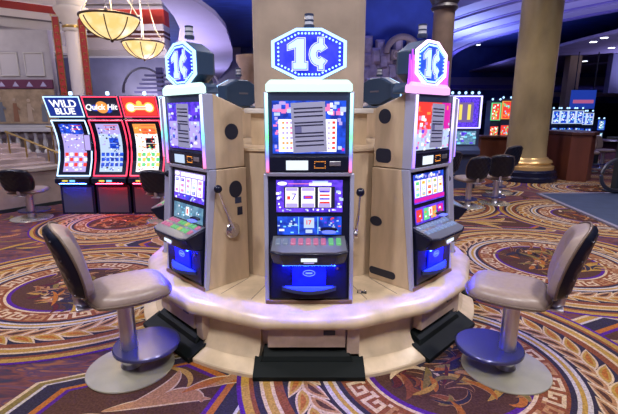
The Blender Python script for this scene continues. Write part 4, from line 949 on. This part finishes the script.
# dim seats and tables in the right distance
for i, (x, y, a, lb) in enumerate([(7.6, 11.2, 160, 'dim stool beyond the wooden booth near the right edge'), (8.4, 11.8, 200, 'dim stool at the right edge of the far floor'), (3.75, 8.0, 20, 'dim stool in front of the yellow symbol slot')]):
    c = copy_tree(sL); c.location = (x, y, 0); c.rotation_euler.z = R_(a); c['label'] = lb; c['group'] = FAR
dt = empty('dark_table', (8.9, 12.8, 0), 0, 'dark round table in the right distance', 'table')
b = B(); b.lathe([(.5, .72), (.55, .74), (.5, .77)], 24); b.build('table_top', P('dark_wood', 0), dt); b = B(); b.lathe([(.25, 0), (.06, .05), (.06, .72)], 16); b.build('pedestal', blackm, dt)
# recessed lights in the far ceilings
DL = [(4.28, 16.6, 5.38), (4.25, 19.7, 5.38), (3.63, 25.2, 5.38), (2.97, 15.6, 5.38), (9.6, 24.8, 5.38), (8.4, 22.5, 5.38), (9.93, 15.3, 3.99), (9.75, 14.5, 3.99), (11.5, 16.6, 3.99), (12.6, 20.8, 3.99), (13.1, 20.6, 3.99), (12.0, 13.5, 3.99)]
wh = ['far', 'near']
for i, (x, y, z) in enumerate(DL):
    f = empty('recessed_downlight', (x, y, z), 0, 'small white recessed light in the %s, %s' % ('deep blue ceiling' if z > 5 else 'mauve soffit at the right', ['second above the rock facade', 'third above the rock facade', 'furthest above the rock facade', 'first behind the centre column', 'furthest left of the gold column', 'nearer one left of the gold column', 'first beside the gold column', 'second beside the gold column', 'middle of the soffit', 'left one near the oval', 'right one near the oval', 'nearest the right edge'][i]), 'ceiling light', 'recessed ceiling lights')
    b = B(); b.lathe([(.11, -.012), (.11, 0)], 20); b.build('lens', Em('downlight_lens', (.9, .95, 1), 5), f); b = B(); b.lathe([(.14, -.006), (.14, .0)], 20); b.build('rim', lavl, f)

# ------------------------------------------------------------------ camera and light
cam = bpy.data.cameras.new('camera'); co = bpy.data.objects.new('camera', cam); COL.objects.link(co); sc.camera = co
cam.sensor_width = 36; cam.lens = 412 * 36 / 618; cam.clip_start = .05; cam.clip_end = 100
co.location = (0, 0, 1.5); co.rotation_euler = (PI / 2 - R_(12.6), 0, 0)
def spot(x, y, z, e, size=150, col=(1, .93, .88), r=.25):
    l = bpy.data.lights.new('downlight_or_fill', 'SPOT'); l.energy = e; l.spot_size = R_(size); l.spot_blend = .8; l.color = col; l.shadow_soft_size = r
    o = bpy.data.objects.new('downlight_or_fill', l); COL.objects.link(o); o.location = (x, y, z); return o  # serves the ceiling downlights and the added fill lamps
for x, y in [(-2.5, .3), (2.5, .3), (0, -1.2), (-4.5, 3.5), (4.5, 3.5)]: spot(x, y, 5.2, 540, col=(.98, .93, .95))
for x, y in [(-3, 7.5), (3, 8), (7, 7), (7.5, 11.5), (0, 6.8), (-7, 6.5)]: spot(x, y, 5.2, 270)
def up(x, y, z, e, col, r=.4):   # unseen upward fill lamps, added to brighten dark ceilings and walls
    o = spot(x, y, z, e, 160, col, r); o.rotation_euler = (PI, 0, 0)
up(3.5, 19, 3.2, 900, (.35, .45, 1)); up(8, 21.5, 3.2, 300, (.4, .4, 1)); up(7, 12, 1.6, 450, (.6, .55, 1)); up(14, 17, 2.2, 500, (.6, .55, 1)); up(-3.6, 10.5, 1.6, 480, (.85, .75, 1)); up(-8, 7.5, 1.4, 330, (1, .85, .8)); up(-5.5, 14.5, 1.2, 300, (.8, .8, 1)); up(.5, 9, 3, 300, (.35, .45, 1)); up(-1.2, 14, 2.8, 450, (.45, .5, 1)); up(3.2, 11.5, 2.5, 300, (.6, .6, 1)); up(-2.6, 7.6, 1.95, 60, (.75, .7, 1))
up(-9, 23.5, .6, 900, (.85, .8, 1)); spot(-9, 19, 5.2, 900, 150, (.8, .75, 1)); spot(-7, 13.5, 3.6, 300, 150, (.9, .85, 1)); up(6, 17, 3.0, 900, (.4, .5, 1)); up(-2.8, 8.8, 2.0, 90, (.8, .75, 1)); up(-4, 16, 1.5, 250, (.75, .7, 1)); spot(12, 14.5, 3.9, 200, 150, (.6, .6, 1))  # fill lamps added to lift the dark far walls and soffits
for x in (-5.5, 5.8): spot(x, 4.5, 5.2, 420, 150, (.45, .45, 1))  # side lamps added only for a violet-blue cast
spot(2.6, 11.2, 5.2, 350, 120, (.75, .7, 1))  # unseen fill added in front of the rock facade
w = bpy.data.worlds.new('world'); sc.world = w; w.use_nodes = True; w.node_tree.nodes['Background'].inputs[0].default_value = (.1, .1, .2, 1)
